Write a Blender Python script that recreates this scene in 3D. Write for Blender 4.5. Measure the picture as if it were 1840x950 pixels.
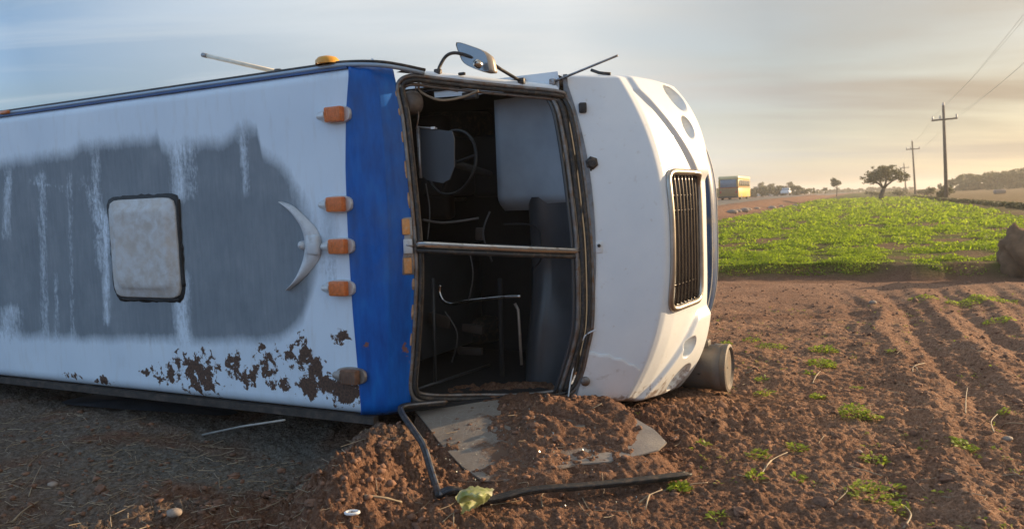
import bpy, bmesh, math, random
import numpy as np
from mathutils import Vector, Matrix
random.seed(7); RNG = np.random.default_rng(11)
sc = bpy.context.scene
for o in list(bpy.data.objects): bpy.data.objects.remove(o)
C = sc.collection
rad = math.radians

# ------------------------------------------------------------------ camera
FPX, HCAM, PITCH, ROLL = 1400.0, 1.7, rad(4.4), rad(-2.2)
cd = bpy.data.cameras.new('camera'); cam = bpy.data.objects.new('camera', cd); C.objects.link(cam)
cd.sensor_width = 36.0; cd.lens = 36.0 * FPX / 1840.0
cd.clip_start = 0.1; cd.clip_end = 6000
cam.matrix_world = Matrix.Translation((0, 0, HCAM)) @ Matrix.Rotation(math.pi/2 - PITCH, 4, 'X') @ Matrix.Rotation(ROLL, 4, 'Z')
cd.dof.use_dof = True; cd.dof.focus_distance = 5.9; cd.dof.aperture_fstop = 3.2
sc.camera = cam

# ------------------------------------------------------------------ sky, sun, exposure
SUN_AZ, SUN_EL = rad(70), rad(14)
W = bpy.data.worlds.new('World'); sc.world = W; W.use_nodes = True
def build_world():
    nt = W.node_tree; N = nt.nodes; L = nt.links; N.clear()
    out = N.new('ShaderNodeOutputWorld'); bg = N.new('ShaderNodeBackground'); bg.inputs['Strength'].default_value = 0.085
    sky = N.new('ShaderNodeTexSky'); sky.sky_type = 'NISHITA'; sky.sun_disc = False
    sky.sun_elevation = SUN_EL; sky.sun_rotation = SUN_AZ
    sky.air_density = 1.0; sky.dust_density = 1.6; sky.ozone_density = 1.2; sky.altitude = 100
    tc = N.new('ShaderNodeTexCoord'); sep = N.new('ShaderNodeSeparateXYZ'); L.new(tc.outputs['Generated'], sep.inputs[0])
    def math_(op, a, b=None):
        m = N.new('ShaderNodeMath'); m.operation = op
        for i, v in enumerate((a, b)):
            if v is None: continue
            if isinstance(v, (int, float)): m.inputs[i].default_value = v
            else: L.new(v, m.inputs[i])
        return m.outputs[0]
    zc = math_('ADD', math_('MAXIMUM', sep.outputs['Z'], 0.0), 0.12)
    u = math_('DIVIDE', sep.outputs['X'], zc); v = math_('DIVIDE', sep.outputs['Y'], zc)
    cmb = N.new('ShaderNodeCombineXYZ'); L.new(u, cmb.inputs[0]); L.new(v, cmb.inputs[1])
    mp = N.new('ShaderNodeMapping'); mp.inputs['Rotation'].default_value = (0, 0, rad(-14)); mp.inputs['Scale'].default_value = (0.34, 1.05, 1)
    mp.inputs['Location'].default_value = (3.1, 1.9, 0)
    L.new(cmb.outputs[0], mp.inputs[0])
    n1 = N.new('ShaderNodeTexNoise'); n1.inputs['Scale'].default_value = 1.0; n1.inputs['Detail'].default_value = 6; n1.inputs['Roughness'].default_value = .52
    n1.inputs['Distortion'].default_value = .35
    L.new(mp.outputs[0], n1.inputs['Vector'])
    rp = N.new('ShaderNodeValToRGB'); rp.color_ramp.elements[0].position = .36; rp.color_ramp.elements[1].position = .64
    rp.color_ramp.elements[0].color = (.50,)*3 + (1,); rp.color_ramp.elements[1].color = (1.0,)*3 + (1,)
    L.new(n1.outputs['Fac'], rp.inputs[0])
    # thin cloud: warmer towards the sun; unseen sky opposite brightened to light the roof
    dot = N.new('ShaderNodeVectorMath'); dot.operation = 'DOT_PRODUCT'; L.new(tc.outputs['Generated'], dot.inputs[0])
    dot.inputs[1].default_value = (math.sin(SUN_AZ)*math.cos(SUN_EL), math.cos(SUN_AZ)*math.cos(SUN_EL), math.sin(SUN_EL))
    cr = N.new('ShaderNodeValToRGB'); e = cr.color_ramp.elements
    stops = [(0.0, (.52, .92, 1.50)), (.30, (.43, .70, 1.08)), (.43, (.20, .32, .48)), (.58, (.54, .59, .63)), (.72, (.78, .77, .74)), (.82, (.41, .40, .375)), (.89, (.41, .345, .26)), (1.0, (.58, .45, .31))]
    while len(e) < len(stops): e.new(.5)
    for i_, (p_, c_) in enumerate(stops): e[i_].position = p_; e[i_].color = tuple(x/1.5 for x in c_) + (1,)
    L.new(math_('ADD', math_('MULTIPLY', dot.outputs['Value'], .5), .5), cr.inputs[0])
    # thicker grey cloud belt, from a second softer noise
    n2 = N.new('ShaderNodeTexNoise'); n2.inputs['Scale'].default_value = .6; n2.inputs['Detail'].default_value = 3
    L.new(mp.outputs[0], n2.inputs['Vector'])
    mr = N.new('ShaderNodeMapRange'); mr.inputs[1].default_value = .35; mr.inputs[2].default_value = .65; mr.inputs[3].default_value = .88; mr.inputs[4].default_value = 1.14
    L.new(n2.outputs['Fac'], mr.inputs[0])
    sc_ = N.new('ShaderNodeVectorMath'); sc_.operation = 'SCALE'; L.new(cr.outputs[0], sc_.inputs[0])
    L.new(math_('MULTIPLY', mr.outputs[0], 12.5), sc_.inputs['Scale'])
    mix = N.new('ShaderNodeMix'); mix.data_type = 'RGBA'
    L.new(rp.outputs[0], mix.inputs[0]); L.new(sky.outputs[0], mix.inputs[6]); L.new(sc_.outputs[0], mix.inputs[7])
    mp2 = N.new('ShaderNodeMapping'); mp2.inputs['Rotation'].default_value = (0, 0, rad(-10)); mp2.inputs['Scale'].default_value = (.42, 1.9, 1); mp2.inputs['Location'].default_value = (1.3, .4, 0)
    L.new(cmb.outputs[0], mp2.inputs[0])
    n3 = N.new('ShaderNodeTexNoise'); n3.inputs['Scale'].default_value = 1.0; n3.inputs['Detail'].default_value = 7; n3.inputs['Roughness'].default_value = .58; n3.inputs['Distortion'].default_value = .5
    L.new(mp2.outputs[0], n3.inputs['Vector'])
    r3 = N.new('ShaderNodeValToRGB'); r3.color_ramp.elements[0].position = .44; r3.color_ramp.elements[1].position = .66; r3.color_ramp.elements[1].color = (.75, .75, .75, 1); L.new(n3.outputs['Fac'], r3.inputs[0])
    md = N.new('ShaderNodeMapRange'); md.inputs[1].default_value = .70; md.inputs[2].default_value = .25; L.new(dot.outputs['Value'], md.inputs[0])
    mix2 = N.new('ShaderNodeMix'); mix2.data_type = 'RGBA'; L.new(math_('MULTIPLY', r3.outputs[0], md.outputs[0]), mix2.inputs[0]); L.new(mix.outputs[2], mix2.inputs[6]); mix2.inputs[7].default_value = (4.1, 4.6, 5.0, 1)
    L.new(mix2.outputs[2], bg.inputs['Color']); L.new(bg.outputs[0], out.inputs['Surface'])
build_world()
sl = bpy.data.lights.new('sun', 'SUN'); sl.energy = 5.0; sl.angle = rad(.6); sl.color = (1.0, .73, .45)
sun = bpy.data.objects.new('sun', sl); C.objects.link(sun)
SDIR = Vector((math.sin(SUN_AZ)*math.cos(SUN_EL), math.cos(SUN_AZ)*math.cos(SUN_EL), math.sin(SUN_EL)))
sun.rotation_euler = SDIR.to_track_quat('Z', 'Y').to_euler(); sun.location = (20, 12, 12)
sc.view_settings.view_transform = 'Standard'; sc.view_settings.look = 'None'
sc.view_settings.exposure = 0.84; sc.view_settings.gamma = 1.0

# ------------------------------------------------------------------ pixel helpers (places read off the photograph)
MC = np.array(cam.matrix_world.to_3x3()); C0 = np.array([0, 0, HCAM])
def ray(x, y): return MC @ np.array([(x-920)/FPX, -(y-475)/FPX, -1.0])
BA = rad(-26.565); BO = np.array([-1.135, 5.44, 0.25])
BF = np.array([math.cos(BA), math.sin(BA), 0]); BD = np.array([-math.sin(BA), math.cos(BA), 0])
def loc(x, y, D):                    # point of the bus's own frame on its plane y = D
    r = ray(x, y); t = ((BO-C0) @ BD + D)/(r @ BD); p = C0 + t*r - BO
    return np.array([p @ BF, p @ BD, p[2]])
def w2b(p): p = np.array(p, float)-BO; return np.array([p @ BF, p @ BD, p[2]])
def b2w(l): return BO + l[0]*BF + l[1]*BD + np.array([0, 0, l[2]])

# ------------------------------------------------------------------ noise
_perm = RNG.permutation(512).astype(np.int64)
_ga = RNG.uniform(0, 2*np.pi, 512)
def gn(x, y, s=0):
    x = np.asarray(x, float); y = np.asarray(y, float)
    xi = np.floor(x).astype(np.int64); yi = np.floor(y).astype(np.int64); xf = x-xi; yf = y-yi
    def g(ix, iy, dx, dy):
        a = _ga[_perm[(_perm[(ix+s*17) & 511] + iy) & 511]]
        return np.cos(a)*dx + np.sin(a)*dy
    u = xf*xf*xf*(xf*(xf*6-15)+10); v = yf*yf*yf*(yf*(yf*6-15)+10)
    a = g(xi, yi, xf, yf); b = g(xi+1, yi, xf-1, yf); c = g(xi, yi+1, xf, yf-1); d = g(xi+1, yi+1, xf-1, yf-1)
    return ((a*(1-u)+b*u)*(1-v) + (c*(1-u)+d*u)*v)*1.5
def fbm(x, y, o=4, s=0, gain=.5):
    r = 0; a = 1.0; f = 1.0
    for i in range(o): r = r + a*gn(x*f, y*f, s+i); a *= gain; f *= 2.03
    return r
def S(x): x = np.clip(x, 0, 1); return x*x*(3-2*x)
def gauss(x, y, cx, cy, rx, ry, a=0):
    c, s = math.cos(a), math.sin(a); dx = x-cx; dy = y-cy
    return np.exp(-(((c*dx+s*dy)/rx)**2 + ((-s*dx+c*dy)/ry)**2))

# ------------------------------------------------------------------ materials
def ramp(N, L, fac, stops):
    r = N.new('ShaderNodeValToRGB'); e = r.color_ramp.elements
    while len(e) < len(stops): e.new(.5)
    for i, (p, c) in enumerate(stops):
        e[i].position = p; e[i].color = tuple(c) + (1,)
    L.new(fac, r.inputs[0]); return r.outputs[0]
def noise_(N, L, vec, scale, detail=4, rough=.55, dist=0):
    n = N.new('ShaderNodeTexNoise'); n.inputs['Scale'].default_value = scale; n.inputs['Detail'].default_value = detail
    n.inputs['Roughness'].default_value = rough; n.inputs['Distortion'].default_value = dist
    if vec is not None: L.new(vec, n.inputs['Vector'])
    return n.outputs['Fac']
def newmat(name):
    m = bpy.data.materials.new(name); m.use_nodes = True; nt = m.node_tree
    p = nt.nodes['Principled BSDF']; return m, nt.nodes, nt.links, p
def scale_map(N, L, vec, s):
    mp = N.new('ShaderNodeMapping'); mp.inputs['Scale'].default_value = s; L.new(vec, mp.inputs[0]); return mp.outputs[0]
def mixc(N, L, fac, a, b):
    m = N.new('ShaderNodeMix'); m.data_type = 'RGBA'
    for i, v in ((0, fac), (6, a), (7, b)):
        if isinstance(v, (int, float)): m.inputs[i].default_value = v
        elif isinstance(v, tuple): m.inputs[i].default_value = v + (1,)
        else: L.new(v, m.inputs[i])
    return m.outputs[2]
def mth(N, L, op, a, b=None, clamp=False):
    m = N.new('ShaderNodeMath'); m.operation = op; m.use_clamp = clamp
    for i, v in enumerate((a, b)):
        if v is None: continue
        if isinstance(v, (int, float)): m.inputs[i].default_value = v
        else: L.new(v, m.inputs[i])
    return m.outputs[0]
def bump(N, L, p, h, strength, dist=.01):
    b = N.new('ShaderNodeBump'); b.inputs['Strength'].default_value = strength; b.inputs['Distance'].default_value = dist
    L.new(h, b.inputs['Height']); L.new(b.outputs[0], p.inputs['Normal'])
def simple(name, col, rough=.6, metal=0, var=.25, scale=9, bmp=0, dirt=None, dirt_amt=.5, bscale=60):
    m, N, L, p = newmat(name)
    tc = N.new('ShaderNodeTexCoord').outputs['Object']
    f = noise_(N, L, tc, scale, 5, .6)
    c = ramp(N, L, f, [(.3, tuple(x*(1-var) for x in col)), (.7, tuple(min(1, x*(1+var)) for x in col))])
    if dirt:
        f2 = noise_(N, L, tc, scale*1.7, 6, .65, .3)
        k = ramp(N, L, f2, [(.62-.3*dirt_amt, (0, 0, 0)), (.78-.2*dirt_amt, (1, 1, 1))])
        c = mixc(N, L, k, c, dirt)
    L.new(c, p.inputs['Base Color']); p.inputs['Roughness'].default_value = rough; p.inputs['Metallic'].default_value = metal
    if bmp: bump(N, L, p, noise_(N, L, tc, bscale, 4), bmp)
    return m
def leafmat(name, c1, c2, trans=.5, back=None):
    m, N, L, p = newmat(name)
    geo = N.new('ShaderNodeNewGeometry')
    c = ramp(N, L, geo.outputs['Random Per Island'], [(0, c1), (1, c2)])
    L.new(c, p.inputs['Base Color']); p.inputs['Roughness'].default_value = .6
    t = N.new('ShaderNodeBsdfTranslucent')
    hsv = N.new('ShaderNodeHueSaturation'); hsv.inputs['Value'].default_value = 1.5; L.new(c, hsv.inputs['Color']); L.new(hsv.outputs[0], t.inputs[0])
    ms = N.new('ShaderNodeMixShader'); ms.inputs[0].default_value = trans
    L.new(p.outputs[0], ms.inputs[1]); L.new(t.outputs[0], ms.inputs[2])
    L.new(ms.outputs[0], N['Material Output'].inputs['Surface']); return m

def mat_soil():
    m, N, L, p = newmat('tilled_soil')
    pos = N.new('ShaderNodeNewGeometry').outputs['Position']
    at = N.new('ShaderNodeAttribute'); at.attribute_name = 'zone'
    sepa = N.new('ShaderNodeSeparateColor'); L.new(at.outputs['Color'], sepa.inputs[0])
    f = noise_(N, L, pos, 2.3, 6, .62); f2 = noise_(N, L, pos, 38, 5, .65)
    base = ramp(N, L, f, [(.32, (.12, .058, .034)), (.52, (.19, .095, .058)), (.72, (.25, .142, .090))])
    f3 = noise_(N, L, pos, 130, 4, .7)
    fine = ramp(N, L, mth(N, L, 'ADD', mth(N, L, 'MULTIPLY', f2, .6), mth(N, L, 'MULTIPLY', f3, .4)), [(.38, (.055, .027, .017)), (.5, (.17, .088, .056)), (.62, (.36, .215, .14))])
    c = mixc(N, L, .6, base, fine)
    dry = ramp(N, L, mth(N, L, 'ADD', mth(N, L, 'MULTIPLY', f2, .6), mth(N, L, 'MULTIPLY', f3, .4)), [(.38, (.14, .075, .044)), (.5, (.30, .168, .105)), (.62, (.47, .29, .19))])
    c = mixc(N, L, sepa.outputs[0], c, dry)                       # dry crusted earth, plus lighter tone painted for the sunlit right
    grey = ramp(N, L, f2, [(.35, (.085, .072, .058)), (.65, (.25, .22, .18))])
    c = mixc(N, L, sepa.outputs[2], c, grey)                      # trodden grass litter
    gr = ramp(N, L, noise_(N, L, pos, 1.1, 7, .7), [(.30, (.075, .05, .025)), (.46, (.06, .065, .012)), (.7, (.11, .12, .018))])
    c = mixc(N, L, sepa.outputs[1], c, gr)                        # green crop ground, darkened to imitate shadow rows in the gaps
    L.new(c, p.inputs['Base Color']); p.inputs['Roughness'].default_value = .95
    p.inputs['Specular IOR Level'].default_value = .15
    h = mth(N, L, 'ADD', noise_(N, L, pos, 55, 5, .7), mth(N, L, 'MULTIPLY', noise_(N, L, pos, 16, 4, .6), 1.6))
    bump(N, L, p, h, 1.0, .03)
    return m
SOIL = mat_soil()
DIRT_C = (.10, .062, .04)

def mat_roof():
    m, N, L, p = newmat('roof_paint')
    tc = N.new('ShaderNodeTexCoord').outputs['Object']
    a = N.new('ShaderNodeAttribute'); a.attribute_name = 'wear'
    sp = N.new('ShaderNodeSeparateColor'); L.new(a.outputs['Color'], sp.inputs[0])
    prim, rust, soft = sp.outputs[0], sp.outputs[1], sp.outputs[2]
    cl = noise_(N, L, tc, 1.3, 4)
    white = ramp(N, L, cl, [(.3, (.58, .68, .79)), (.7, (.66, .76, .86))])
    dust = noise_(N, L, scale_map(N, L, tc, (5, 5, 1.0)), 3, 6, .65)
    white = mixc(N, L, ramp(N, L, dust, [(.52, (0, 0, 0)), (.9, (.5, .5, .5))]), white, (.46, .45, .43))
    pg = ramp(N, L, mth(N, L, 'ADD', mth(N, L, 'MULTIPLY', noise_(N, L, tc, 2.2, 7, .66), .6), mth(N, L, 'MULTIPLY', noise_(N, L, scale_map(N, L, tc, (30, 30, 3)), 1.0, 6, .7), .4)), [(.3, (.125, .155, .185)), (.5, (.18, .215, .25)), (.7, (.25, .285, .32))])
    # paint left over inside the primer: rubbed, downward runs
    st = mth(N, L, 'ADD', mth(N, L, 'MULTIPLY', noise_(N, L, scale_map(N, L, tc, (24, 24, 5)), 1.0, 8, .74, .3), .55), mth(N, L, 'MULTIPLY', noise_(N, L, scale_map(N, L, tc, (34, 34, 20)), 1.0, 7, .72, .2), .45))
    k = mth(N, L, 'ADD', prim, mth(N, L, 'MULTIPLY', mth(N, L, 'SUBTRACT', st, .5), mth(N, L, 'MULTIPLY', soft, 4.2)), True)
    k2 = ramp(N, L, k, [(.12, (0, 0, 0)), (.8, (1, 1, 1))])
    c = mixc(N, L, k2, white, pg)
    blot = mth(N, L, 'ADD', mth(N, L, 'MULTIPLY', mth(N, L, 'SUBTRACT', noise_(N, L, tc, 13, 7, .68, .3), .5), 2.0), .5)
    r = mth(N, L, 'ADD', blot, rust)
    rk = ramp(N, L, r, [(.745, (0, 0, 0)), (.765, (1, 1, 1))])
    rc = ramp(N, L, noise_(N, L, tc, 60, 4), [(.35, (.035, .018, .012)), (.65, (.12, .06, .035))])
    edge = ramp(N, L, r, [(.70, (0, 0, 0)), (.75, (.5, .5, .5))])
    c = mixc(N, L, edge, c, (.40, .36, .32)); c = mixc(N, L, rk, c, rc)
    L.new(c, p.inputs['Base Color'])
    ro = mth(N, L, 'ADD', .42, mth(N, L, 'MULTIPLY', k2, .25)); L.new(mth(N, L, 'ADD', ro, mth(N, L, 'MULTIPLY', rk, .25)), p.inputs['Roughness'])
    bump(N, L, p, mth(N, L, 'ADD', mth(N, L, 'MULTIPLY', rk, .8), mth(N, L, 'MULTIPLY', noise_(N, L, tc, 3.0, 3), 1.2)), .25, .006)
    return m
def mat_blue():
    m, N, L, p = newmat('blue_paint')
    tc = N.new('ShaderNodeTexCoord').outputs['Object']
    a = N.new('ShaderNodeAttribute'); a.attribute_name = 'wear'
    sp = N.new('ShaderNodeSeparateColor'); L.new(a.outputs['Color'], sp.inputs[0])
    f = noise_(N, L, scale_map(N, L, tc, (6, 6, 1.5)), 2.2, 6, .6)
    c = ramp(N, L, f, [(.3, (.0005, .060, .27)), (.55, (.0005, .100, .42)), (.78, (.003, .15, .50))])
    fd = noise_(N, L, tc, 4, 5, .6)
    c = mixc(N, L, mth(N, L, 'MULTIPLY', sp.outputs[0], ramp(N, L, fd, [(.35, (0, 0, 0)), (.7, (.8, .8, .8))])), c, (.10, .14, .20))
    r = mth(N, L, 'ADD', noise_(N, L, tc, 30, 6, .7), sp.outputs[1])
    c = mixc(N, L, ramp(N, L, r, [(.95, (0, 0, 0)), (1.12, (.85, .85, .85))]), c, (.22, .09, .03))
    L.new(c, p.inputs['Base Color']); p.inputs['Roughness'].default_value = .33; p.inputs['Specular IOR Level'].default_value = .3
    bump(N, L, p, noise_(N, L, tc, 5, 3), .2, .008)
    return m
def mat_nose():
    m, N, L, p = newmat('white_paint')
    tc = N.new('ShaderNodeTexCoord').outputs['Object']
    f = noise_(N, L, tc, 3, 6, .6)
    c = ramp(N, L, f, [(.3, (.67, .72, .77)), (.7, (.75, .79, .82))])
    g = noise_(N, L, tc, 22, 6, .7)
    c = mixc(N, L, ramp(N, L, g, [(.60, (0, 0, 0)), (.74, (.45, .45, .45))]), c, (.44, .38, .32))
    # splashed earth low on the side that lies on the ground
    sx = N.new('ShaderNodeSeparateXYZ'); L.new(tc, sx.inputs[0])
    mr = N.new('ShaderNodeMapRange'); mr.inputs[1].default_value = .22; mr.inputs[2].default_value = -.12; L.new(sx.outputs[2], mr.inputs[0])
    d = mth(N, L, 'ADD', noise_(N, L, tc, 14, 7, .7), mth(N, L, 'MULTIPLY', mr.outputs[0], .30))
    c = mixc(N, L, ramp(N, L, d, [(.74, (0, 0, 0)), (.86, (.8, .8, .8))]), c, (.20, .13, .09))
    L.new(c, p.inputs['Base Color']); p.inputs['Roughness'].default_value = .34
    p.inputs['Coat Weight'].default_value = .15
    bump(N, L, p, noise_(N, L, tc, 2.5, 3), .12, .01)
    return m
ROOF, BLUE, NOSE = mat_roof(), mat_blue(), mat_nose()
WHITE = simple('white_plain', (.68, .69, .70), .45, 0, .08, 5, .05)
RUBBER = simple('black_rubber', (.022, .021, .021), .55, 0, .4, 12, .2, (.11, .075, .05), .45)
SEALM = simple('old_sealant_metal', (.19, .18, .175), .42, .55, .35, 10, .2, (.17, .095, .05), .55)
CHROME = simple('dull_chrome', (.58, .57, .55), .22, 1, .15, 8, 0, (.22, .19, .16), .25)
STEEL = simple('grey_steel', (.30, .30, .31), .42, .7, .25, 9, .1, (.16, .11, .08), .4)
DRUM = simple('dusty_cast_steel', (.125, .112, .10), .62, .25, .25, 5, .2, (.17, .12, .085), .6)
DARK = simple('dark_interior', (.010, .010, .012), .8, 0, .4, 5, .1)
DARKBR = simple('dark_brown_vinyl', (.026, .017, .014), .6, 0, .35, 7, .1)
DASH = simple('skylit_dash_vinyl', (.29, .335, .38), .5, 0, .12, 4, .08)  # vinyl painted lighter and bluer to imitate skylight on the upper panel
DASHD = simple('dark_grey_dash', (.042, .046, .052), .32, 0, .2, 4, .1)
VISOR = simple('grey_visor', (.035, .042, .052), .5, 0, .12, 4)
AMBER = simple('amber_lens', (.62, .17, .04), .32, 0, .25, 40, .5, None, .5, 140)
AMBERY = simple('yellow_amber_lens', (.62, .29, .03), .35, 0, .15, 30, .2)
SEALANT = simple('orange_old_sealant', (.40, .25, .15), .8, 0, .35, 22, .3, (.16, .10, .07), .3)
BLACKSEAL = simple('black_tar_seal', (.02, .02, .022), .7, 0, .3, 20, .3)
HATCHM = simple('weathered_cream_plastic', (.46, .43, .40), .6, 0, .13, 6, .15, (.54, .56, .58), .7)
ORNM = simple('weathered_white_plastic', (.52, .55, .58), .45, 0, .1, 10, .1, (.40, .40, .41), .3)
LAMPIN = simple('grey_lamp_bowl', (.42, .40, .38), .5, 0, .2, 12, .1)
GLASSD = simple('dark_glass', (.02, .025, .03), .08, 0, .2, 4)
CREAMROD = simple('cream_rod_paint', (.72, .66, .54), .5, 0, .1, 10)
STRAW = leafmat('dry_straw', (.17, .12, .075), (.42, .33, .22), .15)
BARK = simple('grey_brown_bark', (.075, .058, .045), .9, 0, .35, 4, .4)
POLEM = simple('weathered_pole_wood', (.11, .085, .068), .85, 0, .3, 3, .2)
CLOD = simple('soil_clod', (.18, .094, .058), .95, 0, .45, 3.5, .6, None, .5, 45)
STONEM = simple('pale_stone', (.27, .215, .175), .8, 0, .3, 14, .3)

# ------------------------------------------------------------------ object helpers
def tag(o, label=None, cat=None, group=None, kind=None):
    if label: o['label'] = label
    if cat: o['category'] = cat
    if group: o['group'] = group
    if kind: o['kind'] = kind
    return o
def empty(name, loc_, rz=0):
    o = bpy.data.objects.new(name, None); o.location = loc_; o.rotation_euler = (0, 0, rz); o.empty_display_size = .3
    C.objects.link(o); return o
def mk(name, V, Fc, mat, parent=None, smooth=True):
    me = bpy.data.meshes.new(name); me.from_pydata([tuple(v) for v in V], [], [tuple(f) for f in Fc]); me.update()
    if smooth: me.polygons.foreach_set('use_smooth', [True]*len(me.polygons))
    me.materials.append(mat)
    o = bpy.data.objects.new(name, me); C.objects.link(o)
    if parent: o.parent = parent
    return o
def mkq(name, V, Q, mat, parent=None, smooth=True):              # numpy arrays, all quads or all triangles
    V = np.ascontiguousarray(V, np.float32); Q = np.ascontiguousarray(Q, np.int32); k = Q.shape[1]
    me = bpy.data.meshes.new(name); me.vertices.add(len(V)); me.vertices.foreach_set('co', V.ravel())
    me.loops.add(Q.size); me.loops.foreach_set('vertex_index', Q.ravel())
    me.polygons.add(len(Q)); me.polygons.foreach_set('loop_start', np.arange(0, Q.size, k, dtype=np.int32))
    if smooth: me.polygons.foreach_set('use_smooth', np.ones(len(Q), bool))
    me.update(calc_edges=True); me.materials.append(mat)
    o = bpy.data.objects.new(name, me); C.objects.link(o)
    if parent: o.parent = parent
    return o
def vcol(o, name, A):
    at = o.data.color_attributes.new(name, 'FLOAT_COLOR', 'POINT')
    B = np.ones((len(o.data.vertices), 4), np.float32); B[:, :A.shape[1]] = A; at.data.foreach_set('color', B.ravel())
class MB:
    def __init__(s): s.V = []; s.F = []
    def add(s, V, F):
        k = len(s.V); s.V += [tuple(v) for v in V]; s.F += [tuple(i+k for i in f) for f in F]; return s
    def box(s, c, d, R=None, bev=0):
        bm = bmesh.new(); bmesh.ops.create_cube(bm, size=1)
        for v in bm.verts: v.co = Vector((v.co.x*d[0], v.co.y*d[1], v.co.z*d[2]))
        if bev: bmesh.ops.bevel(bm, geom=bm.edges[:], offset=bev, segments=2, affect='EDGES', profile=.5)
        M = (R.to_4x4() if R is not None else Matrix.Identity(4)); bm.verts.index_update()
        s.add([Vector(c) + (M @ v.co) for v in bm.verts], [[v.index for v in f.verts] for f in bm.faces]); bm.free(); return s
    def tube(s, P, r, n=8, closed=False, cap=True):
        P = [Vector(p) for p in P]; m = len(P); rr = r if hasattr(r, '__len__') else [r]*m
        T = []
        for i in range(m):
            a = P[(i-1) % m] if (closed or i > 0) else P[i]; b = P[(i+1) % m] if (closed or i < m-1) else P[i]
            T.append((b-a).normalized())
        up = Vector((0, 0, 1)) if abs(T[0].z) < .9 else Vector((1, 0, 0))
        nv = (up - T[0]*up.dot(T[0])).normalized(); V = []; Fc = []
        for i in range(m):
            nv = (nv - T[i]*nv.dot(T[i])); nv = nv.normalized() if nv.length > 1e-6 else T[i].orthogonal().normalized()
            bn = T[i].cross(nv)
            for j in range(n):
                a = 2*math.pi*j/n; V.append(P[i] + (nv*math.cos(a) + bn*math.sin(a))*rr[i])
        e = m if closed else m-1
        for i in range(e):
            for j in range(n):
                Fc.append((i*n+j, i*n+(j+1) % n, ((i+1) % m)*n+(j+1) % n, ((i+1) % m)*n+j))
        if cap and not closed: Fc += [tuple(range(n))[::-1], tuple((m-1)*n+j for j in range(n))]
        return s.add(V, Fc)
    def cyl(s, a, b, r, n=24, r2=None): return s.tube([a, b], [r, r if r2 is None else r2], n)
    def lathe(s, a, axis, prof, n=32):                             # prof: (along, radius) pairs
        a = Vector(a); ax = Vector(axis).normalized(); e1 = ax.orthogonal().normalized(); e2 = ax.cross(e1); V = []; Fc = []
        for (t, r) in prof:
            for j in range(n):
                q = 2*math.pi*j/n; V.append(a + ax*t + (e1*math.cos(q)+e2*math.sin(q))*r)
        for i in range(len(prof)-1):
            for j in range(n): Fc.append((i*n+j, i*n+(j+1) % n, (i+1)*n+(j+1) % n, (i+1)*n+j))
        return s.add(V, Fc)
    def grid(s, G):
        G = np.asarray(G); a, b = G.shape[:2]
        return s.add(G.reshape(-1, 3), [(i*b+j, i*b+j+1, (i+1)*b+j+1, (i+1)*b+j) for i in range(a-1) for j in range(b-1)])
    def prism(s, P, d):                                            # polygon P (3D) extruded along vector d
        n = len(P); d = Vector(d); P = [Vector(p) for p in P]
        return s.add(P + [p+d for p in P], [tuple(range(n))[::-1], tuple(range(n, 2*n))] + [(i, (i+1) % n, n+(i+1) % n, n+i) for i in range(n)])
    def build(s, name, mat, parent=None, smooth=True, auto=None):
        o = mk(name, s.V, s.F, mat, parent, smooth)
        if auto: o.data.set_sharp_from_angle(angle=rad(auto))
        return o
def spline(P, k=8, closed=False):
    P = [Vector(p) for p in P]; n = len(P); out = []
    for i in range(n if closed else n-1):
        p0 = P[(i-1) % n] if (closed or i > 0) else P[i]; p1 = P[i]; p2 = P[(i+1) % n]; p3 = P[(i+2) % n] if (closed or i < n-2) else p2
        for j in range(k):
            t = j/k; out.append(.5*((2*p1) + (p2-p0)*t + (2*p0-5*p1+4*p2-p3)*t*t + (3*p1-p0-3*p2+p3)*t**3))
    if not closed: out.append(P[-1])
    return out
def gridq(a, b):
    i, j = np.meshgrid(np.arange(a-1), np.arange(b-1), indexing='ij'); k = (i*b+j).ravel()
    return np.stack([k, k+1, k+b+1, k+b], 1)

# ------------------------------------------------------------------ ground
PX0, PY0 = 4.6, 16.6                                   # near edge of the green field
RDX, RDY = math.sin(rad(25.4)), math.cos(rad(25.4))    # road, poles and furrows run this way
def side_of_road(X, Y): return (X-12.2)*RDY - (Y-45.5)*RDX      # metres right of the field's left edge
def field_in(X, Y):                                    # >0 beyond the near edge of the field
    return (Y - (PY0 - .42*(X-PX0)) + .35*gn(X*.9, Y*.9, 40))/1.09
FUR = rad(20.5)
def screen_z(X, Y): return .065 + .215*S((Y-4.25)/1.55) - .03*np.abs(X-.1)
def dirt_on(X, Y):                                     # depth of earth lying over the fallen windscreen (negative: bare glass)
    t = -.007 + .050*gauss(X, Y, .16, 5.38, .34, .36) + .042*gauss(X, Y, .46, 5.0, .36, .26) + .036*gauss(X, Y, .22, 4.62, .30, .22) + .035*gauss(X, Y, .72, 5.4, .24, .28) + .03*gauss(X, Y, -.02, 5.1, .2, .2)
    t = t - .05*gauss(X, Y, .92, 4.97, .13, .18, -.7) - .06*gauss(X, Y, .26, 5.26, .30, .05, -.55) - .05*gauss(X, Y, .40, 4.63, .18, .05) - .06*gauss(X, Y, .35, 5.85, .45, .10)
    return t - .030*gauss(X, Y, -.46, 5.15, .20, .5, .5) + .018*fbm(X*3.4, Y*3.4, 4, 110) + .012*gn(X*14, Y*14, 112) + .006*gn(X*33, Y*33, 113)
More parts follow.
